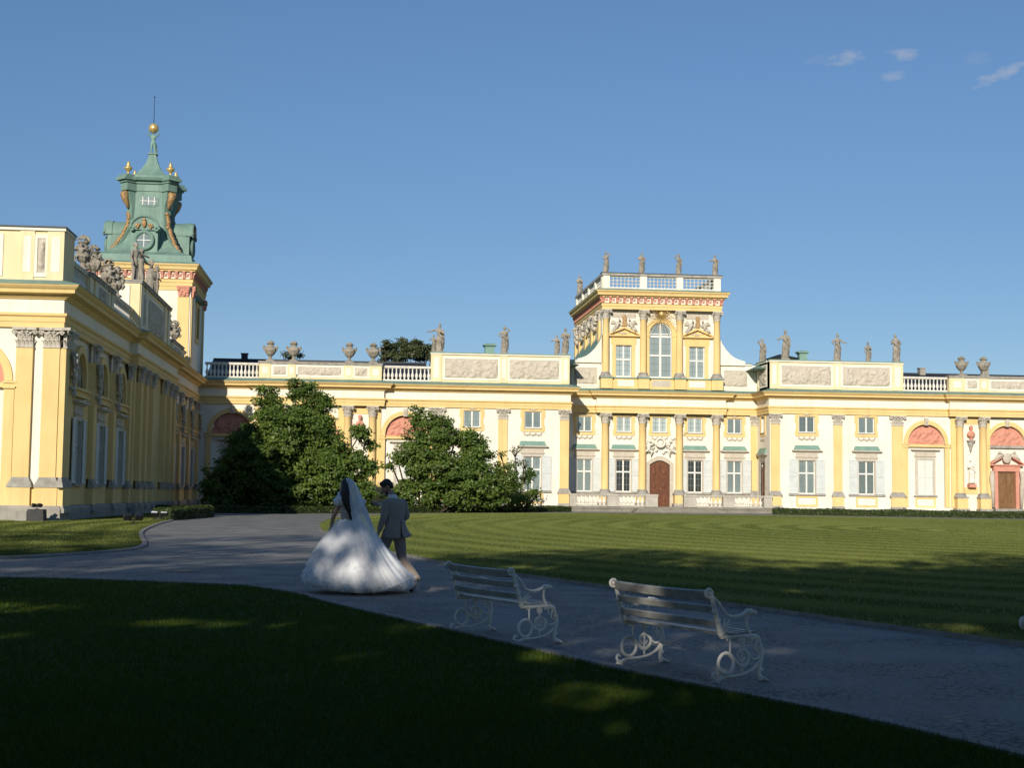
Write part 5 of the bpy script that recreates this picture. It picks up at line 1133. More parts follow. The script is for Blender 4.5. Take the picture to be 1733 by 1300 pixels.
# ================================================================= shade of the park trees that stand behind the viewer
def lit_at(gx, gy):
    bx = [-60, -30, -14, -8.5, -7.7, -1.9, -1.2, .2, 1.0, 1.7, 3.4, 4.8, 6.5, 8.6, 9.9, 10.5, 11.4, 13.2, 15.2, 16.5, 19, 22, 24, 34, 60]
    by = [60, 58, 55.2, 55.8, 52.5, 53.6, 51, 46, 43.5, 42.5, 36.8, 39.6, 41.9, 42, 39.6, 35.9, 34.0, 34.7, 36.5, 41.5, 46.7, 49.5, 49.6, 50, 50]
    lit = (gy > np.interp(gx, bx, by)).astype(float)
    E = [(-2.6, 44.6, 2.2, 2.0, 1), (-1.6, 36.6, 1.3, 1.0, .85), (-.9, 39.6, 1.2, .5, .6), (-1.7, 33.2, 1.0, .5, .5), (-9.6, 42.5, 2.4, 1.3, .8), (-12.5, 45.2, 2.2, .8, .7), (-8.3, 38.3, 1.0, .5, .35),
         (-10.4, 50.5, 1.2, .7, .6), (1.5, 38, .6, 3.5, .6), (1.18, 24.3, .42, .42, 1), (.40, 23.5, .62, .55, 1), (2.15, 25.6, .5, .8, .4), (.6, 25, 1.3, 2.6, .2), (.35, 24.6, 1.0, 1.8, .58), (3.1, 16.0, 1.5, 3.4, .22), (3.8, 30.6, .8, .7, .35), (7.2, 23.6, .55, .5, .4), (7.4, 17.2, .4, .5, .4),
         (14.3, 38.6, 1.6, 1.2, 1), (-1.4, 17.5, 1.2, .6, .6), (-.7, 16.0, .7, .5, .5), (.5, 17.1, .7, .7, .6), (-.2, 13.9, .7, .5, .45), (1.9, 13.9, .4, .5, .55), (1.9, 11.3, .55, .8, .62), (2.7, 11.3, .4, .5, .5), (1.9, 9.9, .4, .4, .45), (-4.4, 19.6, .9, .8, .5), (-3.4, 16, .8, .5, .35), (-7, 29.5, 2, .6, .4)]
    for x, y, a, b, s in E:
        q = np.sqrt(((gx-x)/a)**2+((gy-y)/b)**2); lit = np.maximum(lit, s*np.clip((1.25-q)/.4, 0, 1))
    return lit
M['parkbark'] = M['bark']
def park_tree(x, y, top, crowns, n, seed):
    r = thing('park_tree', (x, y, 0), 'tall leafy park tree behind the viewer, its shadow on the lawns', 'tree', 'park trees behind the viewer')
    rs = np.random.RandomState(seed); Cs = []
    for (dx, dy, z, rx, ry, rz, k) in crowns:
        kk = int(n*k); d = rs.normal(size=(kk, 3)); d /= np.linalg.norm(d, axis=1, keepdims=True); q = rs.uniform(0, 1, (kk, 1))**.42; Cs.append(np.array([x+dx, y+dy, z])+d*q*np.array([rx, ry, rz]))
    C = np.concatenate(Cs); t = C[:, 2]/S[2]; gx = C[:, 0]-S[0]*t; gy = C[:, 1]-S[1]*t
    T = np.clip(lit_at(gx, gy)*.95+.07*np.maximum(0, np.sin(gx*1.3+2*np.sin(gy*.5))*np.sin(gy*.9+gx*.3))**2, .004, 1); C = C[rs.uniform(0, 1, len(C)) < -np.log(T)/5.5*(T < .94)]  # crowns thinned on purpose so sun reaches chosen ground patches
    inview = (C[:, 1] > -1) & (C[:, 2] < EYE+.9+.42*np.maximum(C[:, 1], 0)); C = C[~inview]; C = C[C[:, 2] > 2.2]
    m2 = MB(); rn = random.Random(seed); m2.tube([(x, y, 0), (x+.1, y, top*.3), (x-.1, y+.1, top*.6), (x, y, top*.9)], [.45, .34, .22, .05], 9)
    for (dx, dy, z, rx, ry, rz, k) in crowns:
        if dy > 4: continue
        for j in range(3): m2.tube([(x, y, min(z*.6, top*.5)), (x+dx*.5, y+dy*.5, z*.85), (x+dx+rn.uniform(-.5, .5)*rx, y+dy+rn.uniform(-.5, .3)*ry, z+rn.uniform(-.3, .5)*rz)], [.16, .1, .03], 6)
    part('trunk', m2, M['parkbark'], r, True); w = np.array(wloc(r))
    quads('crown', C-w, rs.normal(size=C.shape)+np.array([0, 0, .4]), .42, rs.uniform(0, 1, len(C)), M['leaf3'], r, .7)
rs_ = random.Random(4)
for k, (x, y, top) in enumerate([(-37, -5, 27), (-28, -3.5, 26), (-27, -19, 25), (-19, -5, 25), (-9, -16, 24), (-17, -22, 25), (-8, -6, 19), (1.5, -9, 20), (9, -17, 23), (2, -22, 25), (17, -12, 22), (-3, -30, 26), (12, -28, 25), (8, -6, 17)]):
    cr = [(0, 0, top*.62, 5.0, 4.4, top*.36, 1.0), (-2.5, 1, top*.45, 3.6, 3, 3.5, .35), (2.5, .5, top*.42, 3.6, 3.2, 3.5, .35), (0, 1.5, top*.32, 3.5, 3, 2.6, .3)]
    park_tree(x, y, top, cr, 5200, 50+k)
park_tree(-6.5, -3.5, 17, [(4, 3, 9.5, 6.0, 5, 2.4, 1.3), (9, 2, 10, 5.5, 5, 2.2, 1.1), (-3, 3, 10, 5, 5, 2.4, 1.1), (0, 1, 9, 5, 4, 5, .8)], 5000, 90)  # unseen overhead crowns added to cut skylight on the near lawn
park_tree(-1.5, -5.5, 15, [(0, 0, 8, 5, 3, 4.5, 1.0), (-4, 0, 5.5, 4, 2.6, 2.4, .8), (4, .5, 5.5, 4, 2.6, 2.4, .8), (8, 0, 5, 4, 2.6, 2.4, .8), (1, 1, 4.2, 4.5, 2, 1.5, .6)], 5000, 93)  # unseen low crowns added to close gaps in the shade
park_tree(13, -2, 17, [(-3, 4, 10, 5, 5, 2.5, 1.0), (0, 0, 10, 4.5, 4, 5, .8)], 4500, 91)
# ---- blades of grass where the lawn is close enough to show them
def in_poly(px_, py_, poly):
    c = np.zeros(len(px_), bool); n = len(poly)
    for i in range(n):
        x0, y0 = poly[i]; x1, y1 = poly[(i+1) % n]
        k = ((y0 > py_) != (y1 > py_)) & (px_ < (x1-x0)*(py_-y0)/(y1-y0+1e-12)+x0); c ^= k
    return c
M['blade'] = leafmat('grass_blade', (.04, .08, .010), (.115, .145, .024), .3, .8, .04)  # darker blade colour carries the shade of the foreground lawn
M['ovalblade'] = leafmat('oval_lawn_blade', (.086, .104, .024), (.262, .278, .074), .3, .8, .04)  # brighter blade copy for the sunlit lawns
def blades(poly, regs, seed, stripes=False):
    rs = np.random.RandomState(seed); out = []
    for (ya, yb, dens, w, h) in regs:
        n = int((yb-ya)*(yb+ya)/2*(1.05 if stripes else .9)*dens); y = rs.uniform(ya, yb, n); x = y*(rs.uniform(-.31, .74 if stripes else .55, n)); k = in_poly(x, y, poly); x, y = x[k], y[k]; n = len(x)
        patch = .5+.5*np.sin(x*1.7+2*np.sin(y*.9))*np.sin(y*1.3+x*.6)
        a = rs.uniform(0, 6.28, n); hh = h*rs.uniform(.5, 1.3, n)*(.75+.4*patch); lean = rs.normal(0, .5, (n, 2))*hh[:, None]; B = np.stack([x, y, np.full(n, .03)], 1)
        U = np.stack([np.cos(a), np.sin(a), 0*a], 1)*(w*rs.uniform(.7, 1.3, n))[:, None]; T = B+np.concatenate([lean, hh[:, None]], 1)
        tone = np.clip(rs.uniform(0, .8, n)+.3*(patch-.5), 0, 1)
        if stripes:
            L = np.sqrt(((x-30)/32)**2+((y-66)/54)**2)+.004*np.sin(y*.31+x*.2); st = np.clip((np.sin(2*PI*L/.058)+.6)/1.2, 0, 1); tone = np.clip(.04+.72*st*(.75+.25*np.sin(x*.11+1)*np.sin(y*.07))+.15*rs.uniform(0, 1, n)+.16*(np.sin(x*.23+2*np.sin(y*.05))*np.sin(y*.11+x*.05)), 0, 1)
        out.append((np.stack([B-U, B+U, T], 1), tone))
    V = np.concatenate([o[0] for o in out]).reshape(-1, 3); T = np.repeat(np.concatenate([o[1] for o in out]), 3); n = len(V)//3
    me = bpy.data.meshes.new('grass'); me.vertices.add(3*n); me.vertices.foreach_set('co', V.reshape(-1).astype(np.float32)); me.loops.add(3*n); me.loops.foreach_set('vertex_index', np.arange(3*n, dtype=np.int32))
    me.polygons.add(n); me.polygons.foreach_set('loop_start', np.arange(0, 3*n, 3, dtype=np.int32)); me.polygons.foreach_set('loop_total', np.full(n, 3, np.int32))
    at = me.attributes.new('tone', 'FLOAT', 'POINT'); at.data.foreach_set('value', T.astype(np.float32)); me.update(); me.materials.append(M['ovalblade' if stripes else 'blade']); o = link('grass', me); o['kind'] = 'stuff'; return o
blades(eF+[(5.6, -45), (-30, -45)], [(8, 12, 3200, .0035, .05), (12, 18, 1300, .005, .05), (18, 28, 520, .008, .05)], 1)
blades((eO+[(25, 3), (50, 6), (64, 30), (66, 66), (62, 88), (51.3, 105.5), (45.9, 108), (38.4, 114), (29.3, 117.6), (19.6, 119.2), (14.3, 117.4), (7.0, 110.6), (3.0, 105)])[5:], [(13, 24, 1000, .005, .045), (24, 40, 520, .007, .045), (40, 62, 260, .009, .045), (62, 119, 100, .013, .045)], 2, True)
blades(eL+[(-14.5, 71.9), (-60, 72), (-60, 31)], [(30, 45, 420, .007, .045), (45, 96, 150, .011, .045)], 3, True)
# ================================================================= garden benches
RB = math.atan2(-.919, .394)
def bench_frame_mb(x):
    m = MB(); Y = lambda p: [(x, a, b) for a, b in p]
    def spl(p, n=5): return [tuple(q) for q in crom([(x, a, b) for a, b in p], n)]
    def T(p, r, n=7):
        q = spl(p); rr = r if not isinstance(r, list) else list(np.interp(np.linspace(0, 1, len(q)), np.linspace(0, 1, len(r)), r)); m.tube(q, rr, n)
    T([(-.35, .77), (-.315, .65), (-.28, .53), (-.24, .41)], [.018, .022, .024, .028])
    m.tube([(x, -.375+.035*math.cos(t), .785+.035*math.sin(t)) for t in np.linspace(0, 2*PI, 15)[:-1]], .014, 7, True); m.ball((x, -.375, .785), (.022, .018, .018), 7, 5)
    T([(-.25, .405), (-.12, .40), (0, .405), (.14, .40), (.175, .35), (.2, .25), (.185, .15), (.175, .07), (.2, .02)], [.02, .017, .017, .02, .019, .024, .02, .017, .03])
    for k, dx in enumerate((-.028, 0, .028)): m.tube([(x, .19, .04), (x+dx*.7, .23, .022), (x+dx, .265, .008)], [.02, .016, .009], 6)
    T([(-.33, .755), (-.27, .70), (-.235, .66), (-.187, .6), (-.115, .575), (-.03, .585), (.04, .61), (.09, .612), (.13, .60)], [.012, .014, .012, .013, .016, .017, .022, .03, .014])
    m.ball((x, .05, .618), (.026, .032, .026), 8, 6); m.ball((x, .125, .606), (.022, .03, .022), 8, 6)
    T([(.05, .6), (.035, .54), (.04, .48), (.075, .42)], [.014, .013, .014, .016])
    m.tube([(x, -.19+.085*math.cos(t), .175+.09*math.sin(t)) for t in np.linspace(0, 2*PI, 23)[:-1]], .016, 8, True)
    T([(-.21, .262), (-.165, .26), (-.105, .205), (-.02, .145), (.045, .175), (.062, .235), (.0, .29), (-.058, .26), (-.05, .205), (-.005, .19), (.02, .225)], [.016, .017, .018, .018, .017, .016, .015, .014, .013, .012, .009])
    T([(.06, .24), (.1, .205), (.14, .2), (.18, .22)], .011); m.ball((x, .165, .205), (.018, .02, .018), 7, 5)
    T([(-.145, .4), (-.145, .26)], .010); T([(-.015, .4), (-.012, .09)], [.010, .012])
    m.tube([(x, -.015+.028*math.cos(t), .36+.028*math.sin(t)) for t in np.linspace(0, 2*PI, 11)[:-1]], .010, 6, True)
    m.tube([(x, .125+.03*math.cos(t), .345+.035*math.sin(t)) for t in np.linspace(-.5, 4.2, 9)], .009, 6); m.tube([(x, .15, .385), (x, .13, .29), (x, .16, .25)], .01, 6)
    T([(-.285, .085), (-.315, .10), (-.33, .07), (-.31, .04), (-.285, .03)], [.008, .013, .014, .016, .02]); m.tube([(x, -.31, .03), (x-.018, -.33, .01)], [.018, .01], 6); m.tube([(x, -.3, .02), (x+.018, -.27, .008)], [.02, .01], 6); m.ball((x, -.295, .018), (.03, .03, .018), 8, 5)
    T([(-.285, .03), (-.2, .06), (-.05, .068), (.07, .095), (.16, .15), (.19, .2)], [.022, .014, .011, .013, .018, .02])
    rn = random.Random(5)   # cast leaf work between back, arm and seat
    for k in range(9):
        a, b = rn.uniform(-.235, -.13), rn.uniform(.42, .56); m.tube([(x, -.22+rn.uniform(-.02, .02), .43), (x+rn.uniform(-.01, .01), (a-.22)/2, (b+.43)/2+.02), (x, a, b)], [.010, .009, .006], 5); m.ball((x, a, b), .012, 6, 4)
    for k in range(8): m.ball((x+rn.uniform(-.012, .012), .185+rn.uniform(-.02, .02), rn.uniform(.1, .3)), rn.uniform(.012, .02), 6, 4)
    for k in range(7): m.ball((x+rn.uniform(-.012, .012), rn.uniform(-.24, .14), rn.uniform(.375, .4)), rn.uniform(.010, .017), 6, 4)
    for k in range(6): m.ball((x+rn.uniform(-.015, .015), rn.uniform(-.34, -.25), rn.uniform(.43, .7)), rn.uniform(.014, .022), 6, 4)
    return m
def slat_mb(y, z, w, t, ang, L=.74, bow=0):
    m = MB(); ca, sa = math.cos(ang), math.sin(ang); N = 10; vs = []
    P = [(-w/2, -t/2), (w/2, -t/2), (w/2, t*.3), (w/2-.006, t/2), (-w/2+.006, t/2), (-w/2, t*.3)]
    for i in range(N+1):
        x = -L+2*L*i/N; dz = -bow*(1-(2*i/N-1)**2)
        vs += [(x, y+a*ca-b*sa, z+dz+a*sa+b*ca) for a, b in P]
    k = len(P); fs = [(i*k+j, i*k+(j+1) % k, (i+1)*k+(j+1) % k, (i+1)*k+j) for i in range(N) for j in range(k)]+[tuple(range(k-1, -1, -1)), tuple(range(N*k, N*k+k))]
    return m.add(vs, fs)
def bench(loc, label, group='white garden benches along the path'):
    r = thing('garden_bench', (loc[0], loc[1], 0), label, 'bench', group, RB)
    for x in (-.75, .75): loc_part('end_frame', bench_frame_mb(x), M['iron'], r, True)
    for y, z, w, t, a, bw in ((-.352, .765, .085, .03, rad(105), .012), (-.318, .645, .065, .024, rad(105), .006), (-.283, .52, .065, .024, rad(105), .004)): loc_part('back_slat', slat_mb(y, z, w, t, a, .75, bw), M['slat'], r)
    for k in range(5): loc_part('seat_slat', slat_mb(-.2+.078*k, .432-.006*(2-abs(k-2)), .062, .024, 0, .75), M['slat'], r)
    m = MB(); m.tube([(-.75, -.0, .39), (.75, 0, .39)], .009, 6); loc_part('tie_rod', m, M['iron'], r)
    return r
b1 = bench((1.70, 16.2), 'white iron bench with slatted back nearer the bridal couple')
b2 = copy_tree(b1); b2.location = (3.08, 13.0, 0); b2['label'] = 'white iron bench with slatted back nearest the viewer, on the right'
b3 = copy_tree(b1); b3.location = (5.19, 8.86, 0); b3['label'] = 'bench mostly outside the view, only its scroll tip showing at the right edge'
# ================================================================= small things on the ground
M['darkstone'] = mat('dark_grey_stone', (.06, .058, .055), (.035, .034, .032), .8, 3)
r = thing('stone_block', (-15.35, 70.6, 0), 'dark grey stone block with a small spotlight on it at the wing corner', 'stone block')
m = MB(); m.taper(-15.75, -14.95, 70.2, 71.0, 0, .60, .03, .03, .03); part('block', m, M['darkstone'], r); m = MB(); m.box(-16.3, -15.752, 70.25, 71.2, 0, .5); part('footing', m, M['plinth'], r)
def flood(loc, rot, label, glass, s=1):
    r = thing('floodlight', loc, label, 'floodlight', 'garden floodlights on the near lawn', rot)
    m = MB(); m.box(-.14*s, .14*s, -.12*s, .12*s, 0, .05*s); m.tube([(0, 0, .03*s), (0, 0, .2*s)], .03*s, 7); loc_part('base', m, M['black'], r)
    for sx in (-1, 1):
        m = MB(); x = sx*.26*s; m.add([(x-.17*s, -.02, .16*s), (x+.17*s, -.02, .16*s), (x+.17*s, .16*s, .2*s), (x-.17*s, .16*s, .2*s), (x-.2*s, -.16*s, .38*s), (x+.2*s, -.16*s, .38*s), (x+.17*s, .1*s, .48*s), (x-.17*s, .1*s, .48*s)], [(0,3,2,1),(4,5,6,7),(0,1,5,4),(1,2,6,5),(2,3,7,6),(3,0,4,7)])
        m.tube([(0, 0, .16*s), (x*.6, 0, .22*s), (x, 0, .25*s)], .022*s, 6); h = loc_part('lamp_head', m, M['black'], r)
        g = MB(); g.add([(x-.17*s, -.145*s, .395*s), (x+.17*s, -.145*s, .395*s), (x+.15*s, .085*s, .485*s), (x-.15*s, .085*s, .485*s)], [(0, 1, 2, 3)]); loc_part('lens', g, M['lampglass' if glass else 'black'], h)
flood((-10.2, 66.6, .03), .5, 'pair of dark floodlight heads standing on the near lawn', False)
flood((-10.35, 76.2, .03), 0, 'pair of floodlights with bright lenses at the short hedge end', True, .95)
flood((-15.35, 70.6, .60), .8, 'small dark spotlight on top of the stone block', False, .6)
for x, y, t in ((-3.45, 29.2, 'dark round drain cover in the path left of the bridal dress'), (-5.2, 58.0, 'dark narrow drain cover in the sunlit path near the far lawn'), ):
    r = thing('drain_cover', (x, y, 0), t, 'drain cover', 'drain covers in the path'); m = MB(); m.lathe(0, 0, [(.36, .001), (.36, .010), (.30, .012)], 24); loc_part('rim', m, M['black'], r); m = MB()
    for k in range(-4, 5): m.box(-math.sqrt(.09-(k*.06)**2), math.sqrt(.09-(k*.06)**2), k*.06-.015, k*.06+.015, .0125, .016)
    loc_part('grate', m, M['kerb'], r)
# ================================================================= bride and groom
def cloth(name, c, rough=.8, tr=0, alpha=1, sheen=.3, bs=60, c2=None):
    m, nt, b, pos = newmat(name)
    col = mixc(nt, ramp(nt, noise(nt, pos, 7, 4), .35, .7), c, c2 or tuple(x*.88 for x in c)); nt.links.new(col, b.inputs['Base Color']); b.inputs['Roughness'].default_value = rough; b.inputs['Sheen Weight'].default_value = sheen; b.inputs['Specular IOR Level'].default_value = .2
    bump(nt, b, noise(nt, pos, bs, 4), .25, .006); out = b.outputs[0]
    if tr:
        t = nt.nodes.new('ShaderNodeBsdfTranslucent'); nt.links.new(col, t.inputs['Color']); x = nt.nodes.new('ShaderNodeMixShader'); x.inputs[0].default_value = tr; nt.links.new(out, x.inputs[1]); nt.links.new(t.outputs[0], x.inputs[2]); out = x.outputs[0]
    if alpha < 1:
        t = nt.nodes.new('ShaderNodeBsdfTransparent'); x = nt.nodes.new('ShaderNodeMixShader'); x.inputs[0].default_value = alpha; nt.links.new(t.outputs[0], x.inputs[1]); nt.links.new(out, x.inputs[2]); out = x.outputs[0]
    nt.links.new(out, nt.nodes['Material Output'].inputs['Surface']); return m
M['skin'] = mat('skin', (.42, .235, .155), (.36, .19, .125), .5, 12, spec=.35)
M['hair'] = mat('dark_hair', (.012, .009, .008), (.022, .016, .013), .45, 40, (1, 1, .15), spec=.5, bscale=60, bstr=.4, bdist=.01)
M['suit'] = cloth('grey_taupe_suit', (.31, .262, .22), .85); M['trousers'] = cloth('taupe_trousers', (.26, .205, .165), .85); M['shirt'] = cloth('white_shirt', (.75, .75, .75))
M['shoe'] = mat('black_leather', (.008, .008, .008), (.015, .014, .014), .3, 10, spec=.5)
M['dress'] = cloth('white_tulle', (.9, .9, .9), .9, .1, c2=(.82, .83, .85), bs=35); M['tulle'] = cloth('sheer_tulle', (.9, .9, .91), .9, .15, .42, bs=80); M['mist'] = cloth('misty_tulle', (.92, .92, .93), .9, .2, .2, bs=80); M['veil'] = cloth('white_veil', (.9, .91, .93), .9, .2, .74, bs=50); M['lace'] = cloth('lace_flowers', (.82, .81, .78), .9, bs=90)
M['nude'] = cloth('sheer_beaded_bodice', (.40, .27, .20), .7, bs=120, c2=(.55, .44, .37))
def hand(m, wrist, direction, palm, thumb, size=1.0, curl=.5):
    d = Vector(direction).normalized(); n = Vector(palm).normalized(); s = d.cross(n).normalized()*thumb; w = Vector(wrist)
    L = .085*size; P = w+d*L
    m.tube([w, w+d*L*.5, P], [.024*size, .03*size, .028*size], 8, flat=None)
    for k, (o, ln) in enumerate(((.026, .07), (.009, .08), (-.009, .075), (-.026, .06))):
        b = P+s*o*size-d*.012; j = b+d*ln*.5*size+n*curl*.016; e = j+d*ln*.32*size*(1-curl*.5)+n*curl*.04; m.tube([b, j, e], [.0095*size, .0088*size, .007*size], 6)
    t0 = w+d*L*.3+s*.022; t1 = t0+s*.026*size+d*.025*size; m.tube([t0, t1, t1+d*.03*size+n*.012], [.012*size, .010*size, .008*size], 6)
def head(m, c, fwd, s=1.0, up=(0, 0, 1)):
    f = Vector(fwd).normalized(); u = Vector(up); r = f.cross(u).normalized(); u = r.cross(f).normalized(); c = Vector(c)
    X = MB(lambda p: tuple(c+r*p[0]*s+f*p[1]*s+u*p[2]*s))
    X.ball((0, -.012, .03), (.075, .095, .09), 16, 12); X.ball((0, .02, -.04), (.058, .07, .075), 14, 10); X.ball((0, .068, -.095), (.025, .022, .02), 8, 6)
    X.tube([(0, .082, .018), (0, .108, -.022), (0, .092, -.034)], [.010, .016, .014], 7); X.ball((0, .088, -.062), (.024, .012, .007), 8, 5); X.ball((0, .085, -.074), (.02, .012, .007), 8, 5)
    for sx in (-1, 1):
        X.ball((sx*.03, .076, .012), (.014, .012, .009), 7, 5); X.tube([(sx*.012, .088, .032), (sx*.048, .074, .034)], .007, 5); X.ball((sx*.077, -.012, 0), (.012, .022, .032), 7, 6); X.ball((sx*.048, .05, -.02), (.02, .022, .024), 7, 5)
    m.v += [tuple(p) for p in X.v]; n = len(m.v)-len(X.v); m.f += [tuple(i+n for i in f_) for f_ in X.f]
    return c, r, f, u
# ---- groom
GR = thing('person', (.60, 23.74, 0), 'man in a grey suit walking away with bowed head beside the bride', 'person', None, rad(40)); GR.scale = (.95, .98, 1.025)
m = MB(); hc, hr, hf, hu = head(m, (-.05, .16, 1.665), (-.62, .62, -.55), 1.0)
m.tube([(0, .02, 1.44), (-.01, .05, 1.52), (-.03, .1, 1.6)], [.075, .06, .058], 12)
m.rings([(0, 0, .92, .15, .1), (0, 0, 1.05, .14, .1), (0, 0, 1.25, .165, .11), (0, .01, 1.4, .17, .1), (0, .02, 1.48, .09, .07)], 16)
LEGS = (((-.095, .02, .93), (-.10, .27, .53), (-.10, .40, .10), 1), ((.095, 0, .93), (.10, -.10, .50), (.10, -.47, .19), 0))
for h_, k_, a_, st in LEGS: m.tube([h_, k_, a_], [.085, .055, .038], 10)
ARMS = (((-.2, .01, 1.44), (-.265, -.01, 1.18), (-.25, .12, .95), -1), ((.2, .01, 1.44), (.255, -.02, 1.19), (.165, .19, 1.04), 1))
for s0, e0, w0, sg in ARMS: m.tube([s0, e0, w0], [.05, .042, .028], 9); hand(m, w0, Vector(w0)-Vector(e0), (-sg, 0, 0), -sg*-1, 1.0, .7)
o = link('body', fuse(m, .0075, M['skin'], 'body', 3), GR)
m = MB()
X = lambda p: tuple(hc+hr*p[0]+hf*p[1]+hu*p[2])
q = MB(X); q.ball((0, -.018, .048), (.083, .098, .088), 16, 12); q.ball((0, -.075, .0), (.066, .045, .07), 12, 8); q.ball((0, .045, .092), (.066, .045, .04), 12, 8)
link('hair', fuse(q, .008, M['hair'], 'hair', 2), GR)
q = MB(X); q.tube([(-.068, .02, -.05), (-.05, .055, -.09), (0, .078, -.105), (.05, .055, -.09), (.068, .02, -.05)], [.012, .02, .026, .02, .012], 8); link('beard', fuse(q, .007, M['hair'], 'beard', 1), GR)
m = MB(); m.rings([(-.005, .03, 1.47, .098, .085), (-.01, .045, 1.51, .082, .078), (-.018, .06, 1.545, .074, .07), (-.02, .063, 1.55, .060, .056), (-.012, .045, 1.5, .058, .055)], 18); loc_part('shirt_collar', m, M['shirt'], GR, True)
m = MB()
m.rings([(.005, -.01, 1.02, .182, .135), (0, -.005, 1.1, .178, .13), (0, 0, 1.2, .185, .13), (0, .005, 1.32, .21, .137), (0, .01, 1.41, .215, .125), (0, .015, 1.455, .18, .105), (-.005, .025, 1.49, .11, .085)], 28, nf=5)
for s0, e0, w0, sg in ARMS:
    e = Vector(e0); w1 = Vector(w0)+(Vector(e0)-Vector(w0))*.1
    m.tube([(s0[0]*.8, s0[1], s0[2]-.005), (s0[0]*1.02, s0[1], s0[2]-.05), tuple((Vector(s0)+e)/2), tuple(e), tuple((e+w1)/2), tuple(w1)], [.075, .075, .067, .06, .055, .048], 12)
    m.tube([tuple(e+Vector((0, -.02, .05))), tuple(e+Vector((sg*.02, .0, .02)))], .05, 8)
jm = fuse(m, .012, M['suit'], 'jacket', 3); link('jacket', jm, GR)
m = MB()   # two skirts of the coat, parted by the vent and swinging back on the right
def coat(x0, x1, fl, sw, dz):
    def fn(u, v):
        a = x0+(x1-x0)*u; e = math.sin(max(0, a))**2; z = 1.14-(.29+dz*e)*v; r = 1.03+fl*v
        return (.187*math.sin(a)*r+sw*.75*v*v*(.3+e), -.140*math.cos(a)*r-sw*v*v*(.5+.5*e), z)
    m.grid(fn, 16, 10)
coat(-1.75, -.03, .13, .0, 0); coat(.04, 1.75, .2, .075, -.045)
jt = loc_part('coat_tail', m, M['suit'], GR, True); md = jt.modifiers.new('s', 'SOLIDIFY'); md.thickness = .012; md.offset = 0
m = MB()
for h_, k_, a_, st in LEGS:
    h, k, a = Vector(h_), Vector(k_), Vector(a_); ha = a+(k-a)*-.03
    m.tube([(h.x, h.y-.0, h.z+.03), tuple((h+k)/2), tuple(k), tuple((k+ha)/2+Vector((0, -.012, 0))), tuple(ha)], [.112, .10, .082, .078, .076], 14)
m.rings([(0, 0, .84, .15, .115), (0, 0, .92, .17, .125), (0, 0, 1.02, .165, .12)], 18)
link('trousers', fuse(m, .012, M['trousers'], 'trousers', 3), GR)
for h_, k_, a_, st in LEGS:
    m = MB()
    if st: x, y = a_[0], a_[1]; m.rings([(x, y+.06, .005, .045, .14), (x, y+.06, .03, .048, .14), (x, y+.02, .07, .045, .09), (x, y-.0, .115, .045, .055)], 14)
    else:  # heel lifted, toe on the ground
        x, y, z = a_; m.tube([(x, y-.035, z-.005), (x, y+.01, z-.055), (x, y+.075, .065), (x, y+.13, .03), (x, y+.17, .025)], [.042, .05, .047, .04, .022], 10); m.tube([(x, y-.045, z-.05), (x, y-.03, z-.07)], [.03, .035], 8)
    link('shoe', fuse(m, .009, M['shoe'], 'shoe', 2), GR)
# ---- bride
BR = thing('person', (-.03, 23.3, 0), 'woman in a wide white wedding dress with long veil, walking away beside the man', 'person', None, 0)
m = MB(); hc, hr, hf, hu = head(m, (-.17, .05, 1.695), (-.55, .75, -.25), .95)
m.tube([(-.12, .02, 1.46), (-.14, .03, 1.54), (-.165, .04, 1.62)], [.055, .048, .047], 12)
m.rings([(-.12, 0, 1.0, .15, .12), (-.12, 0, 1.14, .118, .09), (-.115, 0, 1.25, .13, .092), (-.11, .005, 1.36, .155, .098), (-.11, .01, 1.45, .13, .075), (-.115, .015, 1.49, .06, .05)], 18)
for sx in (-.07, .07): m.tube([(-.1+sx, 0, 1.0), (-.08+sx, .02, .5), (-.06+sx, .0, .1), (-.06+sx, -.02, .06)], [.09, .055, .035, .03], 9)
BA = (((-.27, .015, 1.44), (-.375, -.0, 1.2), (-.415, .07, .985), -1), ((.055, .03, 1.44), (.17, .05, 1.22), (.25, .2, 1.05), 1))
for s0, e0, w0, sg in BA: m.tube([s0, e0, w0], [.042, .036, .024], 9); hand(m, w0, Vector(w0)-Vector(e0), (-sg, .2, 0), sg, .9, .5)
link('body', fuse(m, .0075, M['skin'], 'body', 3), BR)
q = MB(); q.ball((-.175, .02, 1.735), (.098, .105, .105), 16, 12); q.ball((-.2, .0, 1.68), (.085, .09, .1), 14, 10)
q.tube([(-.18, -.03, 1.75), (-.185, -.08, 1.62), (-.14, -.11, 1.46), (-.095, -.125, 1.32), (-.04, -.115, 1.17)], [.085, .088, .072, .058, .03], 14)
for k in range(7): a = k*.9; q.tube([(-.18+.06*math.cos(a), -.05, 1.68), (-.16+.075*math.cos(a), -.1+.05*math.sin(a), 1.5), (-.10+.06*math.cos(a+.5), -.125+.03*math.sin(a), 1.34), (-.05+.03*math.cos(a), -.12, 1.17+.05*math.sin(3*a))], [.025, .025, .02, .010], 6)
hm = fuse(q, .010, M['hair'], 'hair', 2); link('hair', hm, BR)
m = MB(); m.rings([(-.12, 0, 1.1, .132, .108), (-.12, 0, 1.16, .126, .1), (-.115, 0, 1.25, .138, .101), (-.11, .005, 1.34, .16, .106), (-.11, .008, 1.38, .158, .1)], 26, .01, 9); loc_part('bodice', m, M['nude'], BR, True)
def puff(c, seed):
    q = MB(); rn = random.Random(seed)
    for k in range(34):
        v = Vector((rn.gauss(0, 1), rn.gauss(0, 1), rn.gauss(0, 1))).normalized()*rn.uniform(.06, .115); q.ball((c[0]+v.x, c[1]+v.y, c[2]+v.z), (rn.uniform(.025, .045),)*3, 7, 5)
    q.ball(c, .08, 10, 8); return fuse(q, .012, M['dress'], 'sleeve', 1)
